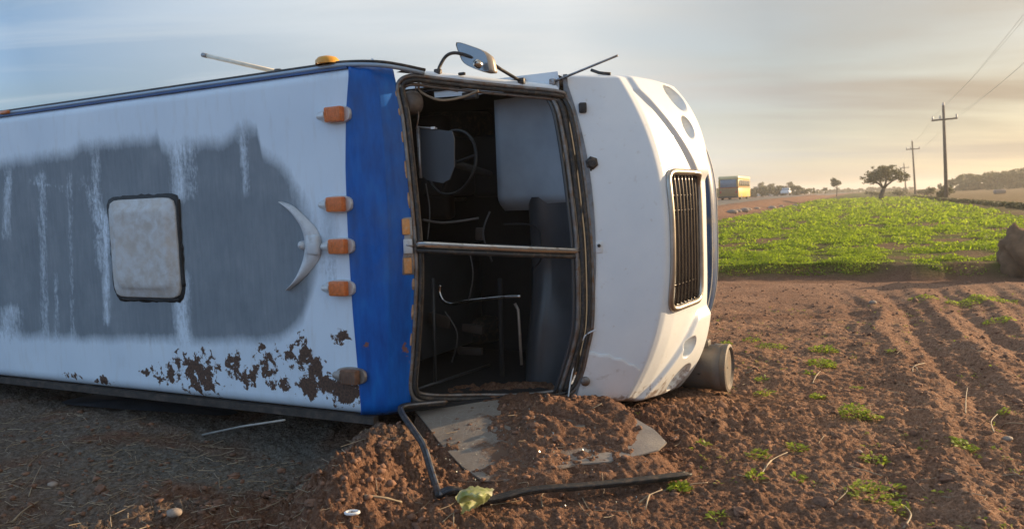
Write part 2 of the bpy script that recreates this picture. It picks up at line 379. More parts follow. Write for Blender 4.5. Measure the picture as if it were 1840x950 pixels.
def height(X, Y, fine=True):
    X = np.asarray(X, float); Y = np.asarray(Y, float)
    d = np.hypot(X, Y)
    h = .55*S((Y-16)/95) + .55*S((Y-110)/160)
    sr = side_of_road(X, Y)
    far = S((Y-22)/14)
    h = h + far*.62*S((-sr)/3.2)*S((160-d)/60 + 1)
    near = S((14.5-Y)/3) * S((X+2.4)/2.0)
    cross = X*math.cos(FUR) - Y*math.sin(FUR) + .17*gn(X*.7, Y*.4, 5) + .05*gn(X*2.2, Y*1.4, 6)
    fr_ = np.sin(2*np.pi*(cross/.80) + .9); h = h + near*((.036+.014*gn(X*.5, Y*.5, 7))*fr_ + .012*np.sin(2*np.pi*cross/.27+2*gn(X*.8, Y*.5, 8)))*S((cross-.1)/1.0)
    h = h - .07*S((field_in(X, Y)+1.6)/1.2)*S((-field_in(X, Y)+.35)/.5) + .20*S(field_in(X, Y)/.40)*S((70-Y)/30) + .05*S(field_in(X, Y))*gn(X*.5, Y*.9, 73)
    # heaps and ruts round the bus
    h = h + .30*gauss(X, Y, -.88, 5.05, .34, .55, .25) + .27*gauss(X, Y, -1.02, 4.28, .28, .52, .12) + .05*gauss(X, Y, -.55, 4.2, .5, .4)
    h = h - .10*gauss(X, Y, -2.3, 4.3, 1.1, .9) + .10*gauss(X, Y, -1.75, 4.42, .55, .26, .1) + .05*gauss(X, Y, -2.4, 4.75, .6, .25)
    h = h - .13*gauss(X, Y, -1.9, 5.75, 1.1, .45, -.35) - .10*gauss(X, Y, -1.38, 5.0, .22, .4)
    h = h + .11*gauss(X, Y, 1.0, 5.72, .40, .28) + .09*gauss(X, Y, 1.35, 6.1, .5, .4)
    h = h - .06*gauss(X, Y, 2.0, 6.9, .5, .5)
    m_ = S((Y-4.38-.10*np.abs(X-.1))/.16)*S((X+.80-.62*np.clip(5.55-Y, 0, 2)*.62)/.07)*S((1.02-X-.25*np.clip(Y-5.0, 0, 1))/.2)*S((6.3-Y)/.2)
    h = h*(1-m_) + m_*(screen_z(X, Y) + dirt_on(X, Y))
    if fine:
        soft = 1.15-.65*S((Y-10.5)/2.0)*S((17.5-Y)/.8)
        fade = np.clip(14/np.maximum(d, 1), .25, 1)
        h = h + soft*(.030*fbm(X*1.1, Y*1.1, 3, 1) + .020*np.abs(gn(X*3.6, Y*3.6, 9)) )
        rough = .60 + .45*S((X-.8)/1)*S((9.5-Y)/2) + .9*gauss(X, Y, -1.5, 4.4, 1.0, .5) + .9*gauss(X, Y, 1.0, 5.9, 1.0, .6) + .8*gauss(X, Y, -.9, 4.8, .6, .8) + .5*gauss(X, Y, .1, 5.3, .8, .5)
        b = .020*np.abs(gn(X*7+.3*gn(X*9, Y*9, 3), Y*7, 21)) + .016*(.5-np.abs(gn(X*15+.4*gn(X*21, Y*21, 6), Y*15, 22))) + .011*np.abs(gn(X*31, Y*31, 23)) + .005*gn(X*63, Y*63, 24)
        h = h + soft*(rough*(1-.55*m_))*(b-.021)*fade*np.where(X > 1.4, 1.35, 1.7)
    return h
def hz(x, y): return float(height(np.array([x]), np.array([y]))[0])
def gpt(px, py, up=0):                                 # ground under a pixel of the photograph
    r = ray(px, py); t = 2.0
    lo = None
    for _ in range(400):
        p = C0 + r*t
        if p[2] <= hz(p[0], p[1]) + up: break
        lo = t; t *= 1.02
    if lo is None: lo = t/1.02
    for _ in range(18):
        m = .5*(lo+t); p = C0 + r*m
        if p[2] <= hz(p[0], p[1]) + up: t = m
        else: lo = m
    return Vector(C0 + r*t)

def build_ground():
    th = np.linspace(rad(-58), rad(58), 900)
    r = np.concatenate([np.geomspace(1.2, 3.2, 60, endpoint=False), np.geomspace(3.2, 17, 520, endpoint=False), np.geomspace(17, 200, 110, endpoint=False), np.geomspace(200, 1200, 24)])
    Rg, Tg = np.meshgrid(r, th, indexing='ij'); X = Rg*np.sin(Tg); Y = Rg*np.cos(Tg)
    Z = height(X, Y); V = np.stack([X, Y, Z], -1).reshape(-1, 3)
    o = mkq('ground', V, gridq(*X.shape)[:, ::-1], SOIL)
    fi = field_in(X, Y); sr = side_of_road(X, Y)
    veg = S(fi/.3)*S((sr+.3)/.8 + (Y < 40))
    pat = S((fbm(X*.45, Y*.45, 3, 60)+.62 - .42*S((X-6.5)/2)*S((21-Y)/4))/.35)
    veg = veg*(.35+.65*pat)
    veg = veg*(1-.85*S((sr-14)/1.5)) + .40*S((sr-14)/1.5)*(Y > 22)
    dry = .9*S((Y-9.8)/2.2)*S((-fi-.55)/.5)*(.45+.55*S(.5+fbm(X*.8, Y*.8, 3, 70))) + .8*S((sr-14.2)/2)*S((Y-22)/6) + .35*S(-sr/2)*S((Y-20)/10)  # crust kept off the crop edge, so its dark tone imitates the bank's shadow
    dry = np.clip(dry + (.78+.4*fbm(X*.9, Y*.9, 3, 77))*(Y < 10.5)*S((X-.9-.12*np.clip(Y-6, -3, 3)*0)/.9) + .25*gauss(X, Y, .3, 4.5, 1.0, .8), 0, 1)  # near right soil lightened to paint in sunlight, beside the real crust
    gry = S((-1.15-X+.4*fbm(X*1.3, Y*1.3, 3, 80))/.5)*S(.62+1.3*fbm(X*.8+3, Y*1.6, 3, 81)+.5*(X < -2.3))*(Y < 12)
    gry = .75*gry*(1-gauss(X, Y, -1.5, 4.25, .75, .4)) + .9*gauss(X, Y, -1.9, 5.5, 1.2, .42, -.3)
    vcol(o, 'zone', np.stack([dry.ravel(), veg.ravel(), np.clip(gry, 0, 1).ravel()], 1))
    tag(o, 'tilled reddish brown earth with furrows, running into the green field', kind='structure')
    # the patch behind the camera, so that the ground goes on all round
    n = 70; g = np.linspace(-1, 1, n); gx, gy = np.meshgrid(np.sign(g)*np.abs(g)**3*1150, np.sign(g)*np.abs(g)**3*1150, indexing='ij')
    back = mkq('ground', np.stack([gx, gy, gx*0-.45], -1).reshape(-1, 3), gridq(n, n)[:, ::-1], SOIL)
    vcol(back, 'zone', np.tile(np.array([[.3, .1, .2]]), (n*n, 1))); tag(back, 'plain earth lying under and behind the tilled ground', kind='structure')
build_ground()

# ------------------------------------------------------------------ the overturned bus (own frame: x forward, y roof->wheels, z up across its width)
BUS = empty('overturned_bus', tuple(BO), BA)
tag(BUS, 'white and blue bus lying on its side with its windscreen gone', 'bus')
def tab(z, zs, xs):
    i = np.argsort(zs); return np.interp(z, np.array(zs)[i], np.array(xs)[i])
RZ = [2.437, 2.131, 1.752, 1.289, .741, .386, 0]; RX = [.09, .041, .01, .0, .005, .02, .034]
WZ = [2.44, 2.304, 1.927, 1.357, .739, 0]; WX = [.187, .272, .294, .299, .268, .215]
AZ = [2.44, 2.314, 2.083, 1.775, 1.35, 1.038, .724, .404, .08, 0]; AX = [.30, .328, .361, .386, .411, .414, .389, .352, .319, .31]
def sm(a, k=2):
    for _ in range(k): a = np.concatenate([a[:1], (a[:-2]+2*a[1:-1]+a[2:])/4, a[-1:]])
    return a
def bus_roof():
    zf = []                                                       # (z, D) across the roof with rounded edges
    r = .085
    for a in np.linspace(-90, 0, 8): zf.append((r - r*math.cos(rad(a)) if False else r+r*math.sin(rad(a)), r - r*math.cos(rad(a))))
    for z in np.linspace(r, 2.44-r, 150)[1:-1]: zf.append((z, 0))
    for a in np.linspace(0, 90, 8): zf.append((2.44-r+r*math.sin(rad(a)), r - r*math.cos(rad(a))))
    zf = np.array(zf); z = zf[:, 0]; D = zf[:, 1].copy()
    xr = sm(tab(z, RZ, RX), 20)
    s = np.concatenate([np.linspace(-11, -4.8, 30)[:-1], np.linspace(-4.8, 0, 270)])
    X = np.where(s[:, None] < -.5, s[:, None] + 0*xr, s[:, None] + xr[None]*(s[:, None]+.5)/.5)
    Z = np.repeat(z[None], len(s), 0); Dg = np.repeat(D[None], len(s), 0) + .004*gn(X*1.1, Z*1.6, 90) + .0
    o = mkq('roof', np.stack([X, Dg, Z], -1).reshape(-1, 3), gridq(*X.shape), ROOF, BUS)
    def curve(pts): 
        L_ = np.array([loc(px, py, 0)[[0, 2]] for px, py in pts]); i = np.argsort(L_[:, 0]); return L_[i, 0], L_[i, 1]
    tx, tz = curve([(0, 298), (100, 290), (150, 270), (240, 262), (284, 258), (290, 275), (350, 272), (415, 262), (438, 238), (462, 236), (472, 285), (520, 312), (560, 365), (585, 400)])
    bx, bz = curve([(0, 600), (200, 605), (500, 606), (545, 575), (580, 470)])
    zt = np.interp(X, tx, tz) + .03*gn(X*5, Z*.7, 91); zb = np.interp(X, bx, bz) + .02*gn(X*4, Z, 92)
    pr = S((zt-Z)/.26+.62)*S((Z-zb)/.20+.58)
    rx = loc(556, 480, 0)[0] + .05*gn(Z*3, X, 93) - .10*(((Z-1.15)/.5)**2)
    pr = pr*S((rx-X)/.40+.62)
    soft = .17 + .10*fbm(X*1.5, Z*1.5, 2, 95)
    def streak(p0, p1, amt, wid):                                 # left-over paint running down across the primer
        nonlocal pr, soft
        a = loc(*p0, 0); b = loc(*p1, 0); zc = np.clip(Z, min(a[2], b[2]), max(a[2], b[2])); t = (zc-a[2])/(b[2]-a[2])
        dx = np.abs(X-(a[0]+t*(b[0]-a[0])))/wid; dz = np.abs(Z-zc)/.08
        m = np.exp(-dx**2 - dz**2); soft = soft + .55*m; pr = pr*(1-amt*m)
    for p0, p1, amt, wid in [((320, 272), (322, 350), .62, .11), ((325, 500), (328, 606), .85, .10), ((345, 280), (350, 345), .3, .05),
                             ((172, 290), (178, 470), .40, .07), ((190, 400), (192, 570), .66, .055), ((125, 320), (130, 590), .34, .04),
                             ((75, 320), (80, 590), .42, .07), ((15, 320), (12, 420), .5, .08), ((100, 500), (102, 600), .34, .05),
                             ((436, 252), (442, 335), .52, .05), ((20, 560), (10, 610), .6, .2), ((60, 330), (110, 335), .3, .12), ((150, 330), (190, 420), .25, .12),
                             ((592, 480), (600, 500), .0, .1)]: streak(p0, p1, amt, wid)
    # bare speckles of primer by the crest and the lamps
    pr = np.maximum(pr, .38*S(1-np.hypot((X-loc(592, 420, 0)[0])/.16, (Z-loc(592, 430, 0)[2])/.55)))
    rust = -.35 + 0*X
    for px, py, rx_, rz_, amt in [(360, 672, .20, .19, .52), (372, 690, .10, .10, .55), (300, 672, .22, .08, .46), (265, 668, .10, .05, .44), (185, 684, .12, .04, .50), (128, 676, .16, .04, .36),
                             (418, 655, .09, .11, .54), (445, 678, .08, .08, .58), (550, 640, .10, .12, .56), (565, 665, .10, .12, .60), (556, 695, .10, .09, .60), (618, 700, .16, .10, .70), (585, 690, .12, .09, .56),
                             (612, 604, .08, .06, .52), (520, 640, .14, .10, .40), (480, 660, .12, .14, .42), (500, 690, .14, .08, .44), (470, 625, .06, .06, .42), (545, 618, .08, .08, .46), (330, 650, .16, .12, .40)]:
        c = loc(px, py, 0); rust = np.maximum(rust, -.35 + (amt+.27)*np.exp(-((X-c[0])/rx_/1.5)**2 - ((Z-c[2])/rz_/1.5)**2))
    vcol(o, 'wear', np.stack([np.clip(pr, 0, 1).ravel(), rust.ravel(), np.clip(soft, 0, 1).ravel()], 1))
    return o
ROOFO = bus_roof()

def bus_brow():
    z = np.concatenate([[-.01, .0, .015, .04], np.linspace(.08, 2.36, 110), [2.40, 2.425, 2.44, 2.45]])
    end = np.clip(np.maximum((.06-z)/.07, (z-2.38)/.07), 0, 1)**2
    xr = sm(tab(z, RZ, RX), 20); xw = sm(tab(z, WZ, WX), 14); xa = sm(tab(z, AZ, AX), 8)
    cols = [(xr-.002, 0*z+.012), (xr, 0*z-.003), (xr+.02, 0*z-.004), (xr*.4+xw*.6-.03, 0*z+.022), (xw-.015, 0*z+.058), (xw+.012, 0*z+.082), (xa*.6+xw*.4, 0*z+.135), (xa, 0*z+.2), (xa-.03, 0*z+.215)]
    t = np.linspace(0, len(cols)-1, 60)
    xs = np.array([c[0] for c in cols]); ds = np.array([c[1] for c in cols])
    def interp(a): 
        out = []
        for tt in t:
            i = min(int(tt), len(cols)-2); f = tt-i
            p0 = a[max(i-1, 0)]; p1 = a[i]; p2 = a[i+1]; p3 = a[min(i+2, len(cols)-1)]
            out.append(.5*(2*p1+(p2-p0)*f+(2*p0-5*p1+4*p2-p3)*f*f+(3*p1-p0-3*p2+p3)*f**3))
        return np.array(out)
    X = interp(xs) - .05*end[None]; D = interp(ds) + .05*end[None]; Z = np.repeat(z[None], len(t), 0)
    o = mkq('brow', np.stack([X, D, Z], -1).reshape(-1, 3), gridq(*X.shape)[:, ::-1][:, ::-1], BLUE, BUS)
    d = .55*gauss(X, Z, .02, 1.25, .10, .35) + .6*gauss(X, Z, .27, 1.2, .12, .30) + .25*S((Z-1.1)/.8)
    r = -.3 + .85*gauss(X, Z, .10, .50, .055, .10) + .8*gauss(X, Z, .33, .46, .04, .13)
    vcol(o, 'wear', np.stack([np.clip(d, 0, 1).ravel(), r.ravel(), 0*r.ravel()], 1))
bus_brow()

# --- nose: hood, lamp bowls, grille opening, stepped lamp panels
NC = [  # D, x middle, drop at the ends, power, centre z, half width
    (1.035, 1.425, .20, 2.2, 1.165, 1.205), (1.17, 1.655, .25, 2.2, 1.155, 1.21), (1.31, 1.888, .32, 2.2, 1.145, 1.215), (1.36, 1.915, .33, 2.4, 1.14, 1.225),
    (1.5, 1.938, .33, 2.7, 1.13, 1.245), (1.9, 1.962, .32, 3.3, 1.115, 1.28), (2.3, 1.973, .29, 4.0, 1.10, 1.295), (2.42, 1.955, .29, 4.0, 1.10, 1.29), (2.50, 1.90, .29, 4, 1.10, 1.27)]
NCa = np.array(NC); _nd = np.linspace(1.035, 2.5, 600)
_ncs = [sm(np.interp(_nd, NCa[:, 0], NCa[:, k]), 26 if k == 1 else 400) for k in range(1, 6)]
def ncol(D): return [np.interp(D, _nd, c) for c in _ncs]
def dband(z):                                                     # where the lamp panel steps proud of the middle
    a = np.abs(z-1.06); return 1.36 + (1.22-np.minimum(a, 1.22))*.92
def surf0(D, z):
    xm, dr, p, zc, hw = ncol(D); v = np.abs((z-zc)/hw); return xm - dr*np.minimum(v, 1.02)**p
def surf(D, z):
    a = np.abs(z-1.06)
    step = .042*S((D-dband(z))/.075)*S((a-.52)/.10)*S((D-1.34)/.08)
    return surf0(D, z) + step - .02*S((D-2.36)/.08)
def nose_hit(px, py, lift=0.0):
    r = ray(px, py); best = None; f0 = None
    for D in np.linspace(1.04, 2.49, 900):
        q = loc(px, py, D); f = q[0] - (float(surf(D, q[2])) + lift)
        if f0 is not None and f0 > 0 >= f: return q
        f0 = f
    return loc(px, py, 1.3)
SOCK = []
for px, py, ra, rb in [(1214, 176, .115, .17), (1237, 229, .095, .12), (1240, 623, .09, .12), (1221, 677, .115, .17)]:
    q = nose_hit(px, py); SOCK.append((q[1], q[2], ra, rb))
GT = nose_hit(1205, 312); GB = nose_hit(1210, 552)
GD0, GD1, GZ0, GZ1 = 1.385, 2.07, GB[2]-.01, GT[2]+.01
def rrect(D, Z, d0, d1, z0, z1, r):                               # signed distance to a rounded rectangle, negative inside
    qx = np.abs(D-(d0+d1)/2)-(d1-d0)/2+r; qy = np.abs(Z-(z0+z1)/2)-(z1-z0)/2+r
    return np.hypot(np.maximum(qx, 0), np.maximum(qy, 0)) + np.minimum(np.maximum(qx, qy), 0) - r
def bus_nose():
    Dv = np.concatenate([np.linspace(1.035, 1.28, 26)[:-1], np.linspace(1.28, 2.42, 170), np.linspace(2.42, 2.5, 8)[1:]]); v = np.linspace(-1, 1, 330)
    D = np.repeat(Dv[:, None], len(v), 1); xm, dr, p, zc, hw = [a[:, None] for a in ncol(Dv)]
    Z = zc + hw*v[None]; X = surf(D, Z)
    for (d0, z0, ra, rb) in SOCK:                                 # open lamp bowls
        e = np.hypot((Z-z0)/ra, (D-d0)/rb); X = X - .16*S((1.0-e)/.20) - .04*np.clip(1-e, 0, 1)
    g = rrect(D, Z, GD0, GD1, GZ0, GZ1, .09); X = X - .075*S(-g/.03)
    rows = [np.stack([X, D, Z], -1)]
    V = rows[0]
    # turn the ends back into the sides
    def side(end, sgn):
        out = []
        for k, (dx, dz) in enumerate([(.03, .016), (.08, .028), (.16, .034)]): out.append(np.stack([end[:, 0]-dx, end[:, 1], end[:, 2]+sgn*dz], -1))
        out.append(np.stack([0*end[:, 0]+.15, end[:, 1], end[:, 2]+sgn*.034], -1)); return out
    hi = side(V[:, -1], 1); lo = side(V[:, 0], -1)[::-1]
    G = np.stack(lo + [V[:, j] for j in range(V.shape[1])] + hi, 1)
    o = mkq('hood', G.reshape(-1, 3), gridq(*G.shape[:2])[:, ::-1][:, ::-1], NOSE, BUS)
    return o
HOOD = bus_nose()
GRILLEM = simple('dark_chrome', (.055, .045, .04), .25, .6, .3, 9)
def on_nose(D, z, lift): return (float(surf(D, z))+lift, D, z)
for k in range(8):                                                # grille bars, one part each
    D = GD0 + .055 + (GD1-GD0-.11)*k/7
    P = [on_nose(D, z, -.012) for z in np.linspace(GZ0+.02, GZ1-.02, 28)]
    MB().tube(P, .0155, 6).build('grille_bar', GRILLEM, BUS)
fr = []
for a in range(80):
    t = a/80*4; k = int(t); f = t-k
    d0, d1, z0, z1 = GD0-.005, GD1+.005, GZ0-.005, GZ1+.005
    P = [(d0+(d1-d0)*f, z1), (d1, z1+(z0-z1)*f), (d1+(d0-d1)*f, z0), (d0, z0+(z1-z0)*f)][k]; fr.append(P)
fr = [(min(max(d, d0), d1), min(max(z, z0), z1)) for d, z in fr]
def roundc(P, n=3):
    for _ in range(n): P = [((P[i-1][0]+2*P[i][0]+P[(i+1) % len(P)][0])/4, (P[i-1][1]+2*P[i][1]+P[(i+1) % len(P)][1])/4) for i in range(len(P))]
    return P
fr = roundc(fr, 7)
MB().tube([on_nose(d, z, .008) for d, z in fr], .026, 8, closed=True).build('grille_frame', simple('tan_chrome', (.42, .38, .33), .3, .9, .2, 8), BUS)
m = MB(); m.grid([[(float(surf(d, z))-.085, d, z) for d in np.linspace(GD0, GD1, 8)] for z in np.linspace(GZ0, GZ1, 24)]); m.build('grille_back', DARKBR, BUS)
for zz in (GZ0+.17*(GZ1-GZ0), GZ0+.72*(GZ1-GZ0), GZ0+.83*(GZ1-GZ0)):
    MB().tube([on_nose(d, zz, -.018) for d in np.linspace(GD0+.03, GD1-.03, 10)], .011, 6).build('grille_crossbar', GRILLEM, BUS)
for (d0, z0, ra, rb) in SOCK:                                     # empty bowl with a cut rim inside each lamp hole
    m = MB(); c = Vector((float(surf(d0, z0))-.185, d0, z0))
    m.lathe(c, (1, 0, 0), [(0, .002), (.004, rb*.30), (.020, rb*.34), (.020, rb*.52), (.006, rb*.58)], 20); m.build('lamp_socket', LAMPIN, BUS)
# blue bumper below the grille
BUMPM = simple('shaded_bumper_blue', (.012, .045, .13), .4, 0, .25, 4, .05, (.10, .10, .10), .25)  # darker blue painted in to stand for the bumper's shade
def bumper():
    z = np.linspace(-1, 1, 80); prof = [(2.46, -.10), (2.47, -.04), (2.50, .008), (2.60, .020), (2.70, .010), (2.72, -.03), (2.72, -.12)]
    G = [[(1.972 + x - .24*abs(v)**3.4, d, 1.13+1.0*v) for (d, x) in prof] for v in z]
    MB().grid(G).build('bumper', BUMPM, BUS)
    for dd, r_ in ((2.49, .004), (2.71, .005)):
        MB().tube([(1.984 - .24*abs(v)**3.4, dd, 1.13+1.0*v) for v in z], r_, 6).build('bumper_trim', LAMPIN, BUS)
bumper()

# --- windscreen opening: flange, rubber, old sealant
LEFT = [loc(px, py, .2) for px, py in [(713, 156), (722, 210), (731, 290), (742, 400), (747, 480), (745, 560), (740, 640), (738, 706)]]
BOT = [loc(770, 724, .32), loc(860, 724, .6), loc(960, 722, .85)]
RIGHT = [loc(px, py, 1.035) for px, py in [(1032, 702), (1058, 620), (1066, 560), (1064, 450), (1058, 380), (1047, 290), (1032, 205), (1018, 174)]]
TOP = [loc(1004, 164, .98), loc(940, 157, .82), loc(860, 149, .6), loc(790, 141, .42), loc(736, 136, .25)]
OUT = LEFT + BOT + RIGHT + TOP
OL = spline(OUT, 6, True)
cen = sum((Vector(p) for p in OUT), Vector())/len(OUT)
def inset(P, a, off=(0, 0, 0)):
    n = Vector((.707, -.707, 0)); out = []
    for i, p in enumerate(P):
        t = (P[(i+1) % len(P)]-P[i-1]).normalized(); d = t.cross(n).normalized()
        if d.dot(cen-p) < 0: d = -d
        out.append(p + d*a + Vector(off))
    return out
MB().tube(inset(OL, .004), .016, 8, True).build('windscreen_flange', SEALM, BUS)
rb_ = MB().tube(inset(OL, .034, (.004, 0, 0)), .017, 8, True); rb_.build('windscreen_rubber', RUBBER, BUS)
MB().tube(inset(OL, .060, (-.02, .01, 0)), .012, 8, True).build('inner_flange', SEALM, BUS)
mm = MB()                                                         # wide grimy channel along the lower edge of the opening
RL = spline(RIGHT, 6)
for off, r_, mt in ((.075, .022, RUBBER), (.115, .018, SEALM), (.15, .014, DASHD)):
    MB().tube([p+Vector((-off*.86, -off*.5, 0)) for p in RL], r_, 8).build('cowl_channel', mt, BUS)
LL = spline(LEFT, 12)
for i in range(2, len(LL)-8, 7):                                  # scalloped crust of sealant along the blue edge
    n_ = random.randint(4, 6); P = [LL[i+j]+Vector((-.012, -.012, 0)) for j in range(min(n_, len(LL)-i))]
    if len(P) > 2:
        k = len(P); MB().tube(P, [.005+.008*math.sin(math.pi*(j+.3)/(k-.4)) for j in range(k)], 6).build('sealant_crust', SEALANT, BUS)
cw = []
for z in np.linspace(-.03, 2.385, 60):
    xr_ = float(np.interp(z, [p[2] for p in RIGHT], [p[0] for p in RIGHT])); xh = float(surf(1.04, z))
    cw.append([(xr_-.02, 1.028, z), (xr_+(xh-xr_)*.5, 1.026, z), (max(xh, xr_)+.012, 1.034, z)])
MB().grid(cw).build('cowl_plate', simple('grey_cowl', (.20, .20, .205), .5, .2, .3, 8, .1, (.14, .10, .07), .4), BUS)
# pillar skins
def strip(P, Q, name, mat, n=24, rnd=0):
    P = spline(P, 6); Q = spline(Q, 6); return MB().grid([[p+(q-p)*t for t in np.linspace(0, 1, 4)] for p, q in zip(P, Q)]).build(name, mat, BUS)
topl = [Vector(p) for p in TOP[::-1]]
MB().grid([[p+Vector((.004, 0, .0)), p+Vector((.002, -.004, .022)), p+Vector((-.03, .02, .050)), p+Vector((-.10, .07, .060)), p+Vector((-.20, .13, .060))] for p in spline(topl, 6)]).build('upper_pillar', NOSE, BUS)
botl = [Vector(p) for p in BOT]
MB().grid([[p, p+Vector((-.02, .01, -.03)), p+Vector((-.10, .07, -.05)), p+Vector((-.25, .15, -.05))] for p in spline([Vector(LEFT[-1])]+botl+[Vector(RIGHT[0])], 6)]).build('lower_pillar', NOSE, BUS)
lf = [Vector(p) for p in LEFT]
strip([p+Vector((-.01, .0, 0)) for p in lf], [p+Vector((-.02, .10, 0)) for p in lf], 'header_panel', DARKBR)

MB().grid([[(x, 1.030, 2.32-.03*(x-.15)), (x, 1.027, 2.37-.01*x), (x-.01, 1.030, 2.412)] for x in np.linspace(.12, 1.20, 16)]).build('upper_cowl', NOSE, BUS)
# --- sides, floor, tail
def plate(name, pts, z0, z1, mat): return MB().prism([(x, d, z0) for x, d in pts], (0, 0, z1-z0)).build(name, mat, BUS, smooth=False)
plate('side_panel', [(-11, .075), (.10, .075), (.10, .36), (-11, .36)], 2.40, 2.425, NOSE)
plate('side_panel', [(-11, .96), (.14, .96), (.14, 2.45), (-11, 2.45)], 2.40, 2.425, NOSE)
for xw in (-1.02, -2.35, -3.68, -5.01, -6.34, -7.67, -9.0, -10.33):
    plate('window_post', [(xw-.05, .361), (xw+.05, .361), (xw+.05, .959), (xw-.05, .959)], 2.402, 2.423, NOSE)
for xw in (-2.35, -3.68, -5.01, -6.34, -7.67, -9.0, -10.33):
    plate('side_window', [(xw+.052, .362), (xw+1.278, .362), (xw+1.278, .958), (xw+.052, .958)], 2.408, 2.414, GLASSD)
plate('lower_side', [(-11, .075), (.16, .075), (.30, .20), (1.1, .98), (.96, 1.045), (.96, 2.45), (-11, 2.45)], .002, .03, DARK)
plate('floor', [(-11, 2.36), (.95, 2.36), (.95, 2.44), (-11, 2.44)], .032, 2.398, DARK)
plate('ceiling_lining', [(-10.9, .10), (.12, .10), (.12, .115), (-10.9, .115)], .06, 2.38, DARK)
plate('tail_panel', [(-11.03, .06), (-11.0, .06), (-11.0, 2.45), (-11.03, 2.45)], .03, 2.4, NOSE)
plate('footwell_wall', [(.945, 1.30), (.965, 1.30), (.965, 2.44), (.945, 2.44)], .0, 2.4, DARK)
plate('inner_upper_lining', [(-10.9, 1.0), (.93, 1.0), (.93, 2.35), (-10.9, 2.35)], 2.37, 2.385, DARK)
# edge rails along roof and side
def rail(name, d, z0, z1, th, mat, x1=.05, extra=()):
    P0 = [(-11, d)] + [(x1, d)] + list(extra)
    m = MB()
    for (a, b) in zip(P0[:-1], P0[1:]):
        u = Vector((b[0]-a[0], b[1]-a[1], 0)); n = Vector((-u.y, u.x, 0)).normalized()*th
        m.prism([Vector((a[0], a[1], z0)), Vector((b[0], b[1], z0)), Vector((b[0], b[1], z0))+n, Vector((a[0], a[1], z0))+n], (0, 0, z1-z0))
    m.build(name, mat, BUS, smooth=False)
LB = simple('pale_blue_trim', (.30, .38, .47), .4, .2, .1, 3)
NAVY = simple('navy_trim', (.02, .07, .22), .45, 0, .2, 3)
def edge_tube(name, d, z, mat, r, ends):
    P = [Vector((-11, d, z))] + spline([Vector((-.25, d, z)), Vector((.02, d, z))] + [Vector(loc(*e)) for e in ends], 6)
    MB().tube(P, r, 8).build(name, mat, BUS)
rail('navy_strip', .004, 2.420, 2.434, .03, NAVY, .06)
edge_tube('gutter_rail', .022, 2.448, LB, .016, [(690, 118, .10), (762, 131, .32)])
edge_tube('roof_rail', .030, 2.470, RUBBER, .011, [(690, 112, .10), (764, 126, .32)])
rail('lower_rail', .004, -.058, -.004, .06, simple('grimy_rail', (.035, .03, .027), .7, .2, .4, 6, .2, (.10, .075, .06), .5), .13)

# --- roof fittings
LAMPBASE = simple('silver_lamp_base', (.55, .55, .55), .35, .35, .15, 12)
def lamp(px, py, dirty=False):
    q = loc(px, py, 0); x, z = q[0], q[2]; x0 = x
    b = MB(); n = 26
    def outline(s=1): 
        P = []
        for i in range(n):
            a = 2*math.pi*i/n; cx = math.cos(a); cy = math.sin(a)
            P.append((x0+.01+(.115*cx if cx > 0 else .150*cx)*s, .062*math.copysign(abs(cy)**.6, cy)*s))
        return P
    rings = [(1.0, .0), (1.0, -.012), (.95, -.022)]
    G = [[(px_, d, z+pz_) for px_, pz_ in outline(s)] for s, d in rings]; G = [g+[g[0]] for g in G]
    b.grid(G); b.add([(px_, -.022, z+pz_) for px_, pz_ in outline(.95)], [tuple(range(n))])
    # raised chrome tail
    b.tube([(x0-.145, -.022, z), (x0-.05, -.035, z)], [.024, .05], 10)
    o = b.build('marker_lamp', simple('dirty_chrome', (.30, .26, .23), .5, .6, .3, 12, .1) if dirty else LAMPBASE, BUS, auto=40)
    l = MB().box((x0+.01, -.047, z), (.142, .056, .104), None, .012); l.build('lens', simple('mud_caked_lens', (.17, .085, .05), .8, 0, .4, 18, .5) if dirty else AMBER, o, auto=40)
    for k in range(-3, 4): MB().box((x0+.01+k*.0175, -.0752, z), (.004, .003, .078)).build('lens_rib', AMBER if not dirty else DRUM, o, False)
    return o
for p in ((606, 207), (609, 367), (613, 442), (614, 517)): lamp(*p)
lamp(634, 674, True)
def sub_plate(name, pts, d0, d1, mat, parent=BUS, auto=30):
    return MB().prism([(x, d0, z) for x, z in pts], (0, d1-d0, 0)).build(name, mat, parent, smooth=False)
